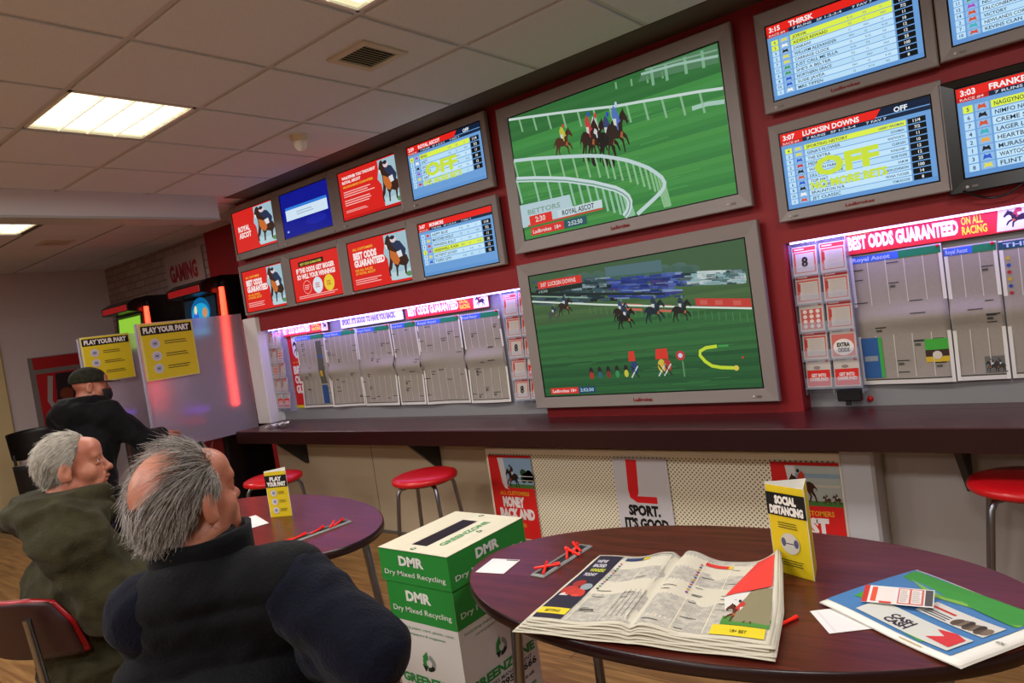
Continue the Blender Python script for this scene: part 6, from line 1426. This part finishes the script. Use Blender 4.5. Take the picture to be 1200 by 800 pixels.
garment('parka', S, M_OLV, man2, lo, hi, .0075, cut2, lambda P: .022*(.5-np.abs(waves(P*np.array((1, 1, 1.6)), 12, 13)))+.010*(.5-np.abs(waves(P, 13, 30)))+.0015*waves(P, 14, 110))
trousers_shoes(man2, J2, legs2, cloth('dark_trousers', '#15161a', '#1c1d22'), .43)
shell_chair((J2['hip'][0]-.02, J2['hip'][1]-.02, 0), math.atan2(.93, -.30)-PI/2, 'red chair under the man in the olive parka, far left')

# ---------------------------------------------------------------- man in cap at the machines
f3 = nrm((-.30, .95, 0)); HS3 = 1.0
hc3 = w3(106, 453, 5.35); R3_ = frame((.30, .95, 0), pitch=math.radians(-4))
J3 = body_joints((hc3[0]+.05, hc3[1]-.22), f3, hc3+R3_@(np.array((0, -.045, -.125))*HS3), hipz=.64, sh_w=.20); w3_ = J3['w']
arms3 = {'R': (J3['shR']+J3['B']@np.array((.13, .14, -.20)), J3['shR']+J3['B']@np.array((.04, .34, -.20)), J3['B']@np.array((0, 1, 0)), (0, 0, -1), .4), 'L': (J3['shL']+J3['B']@np.array((-.12, .10, -.22)), J3['shL']+J3['B']@np.array((-.02, .36, -.20)), J3['B']@np.array((.2, 1, 0)), (0, 0, -1), .4)}
legs3 = {}
for n, s in (('L', -1), ('R', 1)): legs3[n] = (w3_(s*.13, .40, .60), w3_(s*.14, .36, .16), w3_(s*.155, .50, .12))
man3, S3 = build_person('man in black hooded jacket and dark cap sitting at the machines', J3, hc3, R3_, arms3, legs3, hs=HS3, res=.006)
eyes(man3, hc3, R3_, HS3)
M_BJ = cloth('black_jacket', '#08080a', '#0f0f12', .75, 25, .3); B3 = J3['B']
S = SDF(); 
for c_, x_, r_ in (((J3['chest']), 0.1, 0.145), (J3['waist'], 0.1, 0.155), (J3['hip']+np.array((0, 0, .03)), 0.1, 0.165)): S.cap(c_-B3[:, 0]*x_, c_+B3[:, 0]*x_, r_, r_, 0.09)
S.cap(J3['shL'], J3['shR'], .088, .088, .05); S.cap(J3['shc'], J3['neck'], .10, .085, .04)
S.ell(J3['neck']+B3@np.array((0, -.09, -.03)), (.16, .085, .10), B3, .04); S.ell(J3['neck']+B3@np.array((0, -.01, .02)), (.125, .115, .05), B3, .03)
hood_ring(J3, B3, .11, .115, .03, .032)
for n in 'LR':
    e, wr = arms3[n][:2]; S.cap(J3['sh'+n], e, .088, .072, .04); S.cap(e, wr, .072, .050, .03)
lo, hi = bounds(S); nc3 = np.array(J3['neck'])
def cut3(P):
    q = (P-nc3)@B3; return np.maximum(q[:, 2]-.07, np.where(q[:, 2] > 0, .072-np.sqrt(q[:, 0]**2+(q[:, 1]-.04)**2), -1))
garment('hooded_jacket', S, M_BJ, man3, lo, hi, .010, cut3, lambda P: .012*(.5-np.abs(waves(P, 22, 13)))+.004*waves(P, 23, 40))
trousers_shoes(man3, J3, legs3, cloth('dark_trousers', '#15161a', '#1c1d22'), .64)
S = SDF(); wq = lambda x, y, z: hc3+R3_@(np.array((x, y, z))*HS3)
S.ell(wq(0, -.012, .045), (.088, .110, .085), R3_, .01)
def capcut(P): q = (P-hc3)@R3_; return (.030+.10*np.minimum(q[:, 1], .0)*.3)-q[:, 2]
M_CAP = cloth('cap_cloth', '#1c1d14', '#2a2a1e', .8, 40)
lo, hi = bounds(S); garment('cap', S, M_CAP, man3, lo, hi, .005, capcut)
def brim(u, v): x = (u-.5)*.155; y = .070+.105*v*(1-(2*u-1)**2*.55); return tuple(wq(x, y-.25*x*x*10, .036-.10*(x*x)*8*.6-.12*(v*.085)))
MB().grid(brim, 14, 8, M_CAP, None, .003).build('cap_peak', man3)
o = MB().grid(lambda u, v: tuple(wq((u-.5)*.135*(1-.25*v), .112+.012*math.sin(PI*v)-abs(u-.5)**2*.22, -.020-.075*v)), 10, 8, mat('face_mask', '#101013', rough=.7), None, .002).build('face_mask', man3)

# chairs in the gaming corner
def tub_chair(loc, rz, label, zs=.60):
    t = thing('tub_chair', label, 'chair', loc, rz, 'black gaming chairs'); mk = mat('chair_black', '#0a0a0b', rough=.45)
    MB().lathe([(0, zs), (.19, zs+.005), (.235, zs-.02), (.24, zs-.06), (.20, zs-.09), (0, zs-.09)], mk, 32).build('seat', t)
    def bk(u, v): a = PI*(1.0+u*1.0); rr = .27+.02*v; return (rr*math.cos(a), rr*.95*math.sin(a), zs+.16+(.24+.05*math.sin(PI*u))*v)
    MB().grid(bk, 28, 8, mk, None, .03).build('backrest', t)
    b = MB()
    for a in (PI*1.2, PI*1.5, PI*1.8): b.tube([(.20*math.cos(a), .19*math.sin(a), zs-.05), (.27*math.cos(a), .26*math.sin(a), zs+.05), (.28*math.cos(a), .27*math.sin(a), zs+.22)], .014, M_GREYD, 8)
    b.build('back_support', t)
    MB().tube([(0, 0, .03), (0, 0, zs-.08)], .03, M_CHROME, 14).build('column', t)
    MB().lathe([(0, .035), (.05, .03), (.20, .012), (.22, .0), (0, .0)], M_CHROME, 32).build('base', t)
    return t
tub_chair((J3['hip'][0], J3['hip'][1], 0), math.atan2(f3[1], f3[0])-PI/2, 'black swivel chair under the man in the cap', .53)
c_ = W(52, 530, z=.74); tub_chair((c_.x, c_.y, 0), 1.15, 'empty black tub chair at the far left beside the man in the cap', .56)
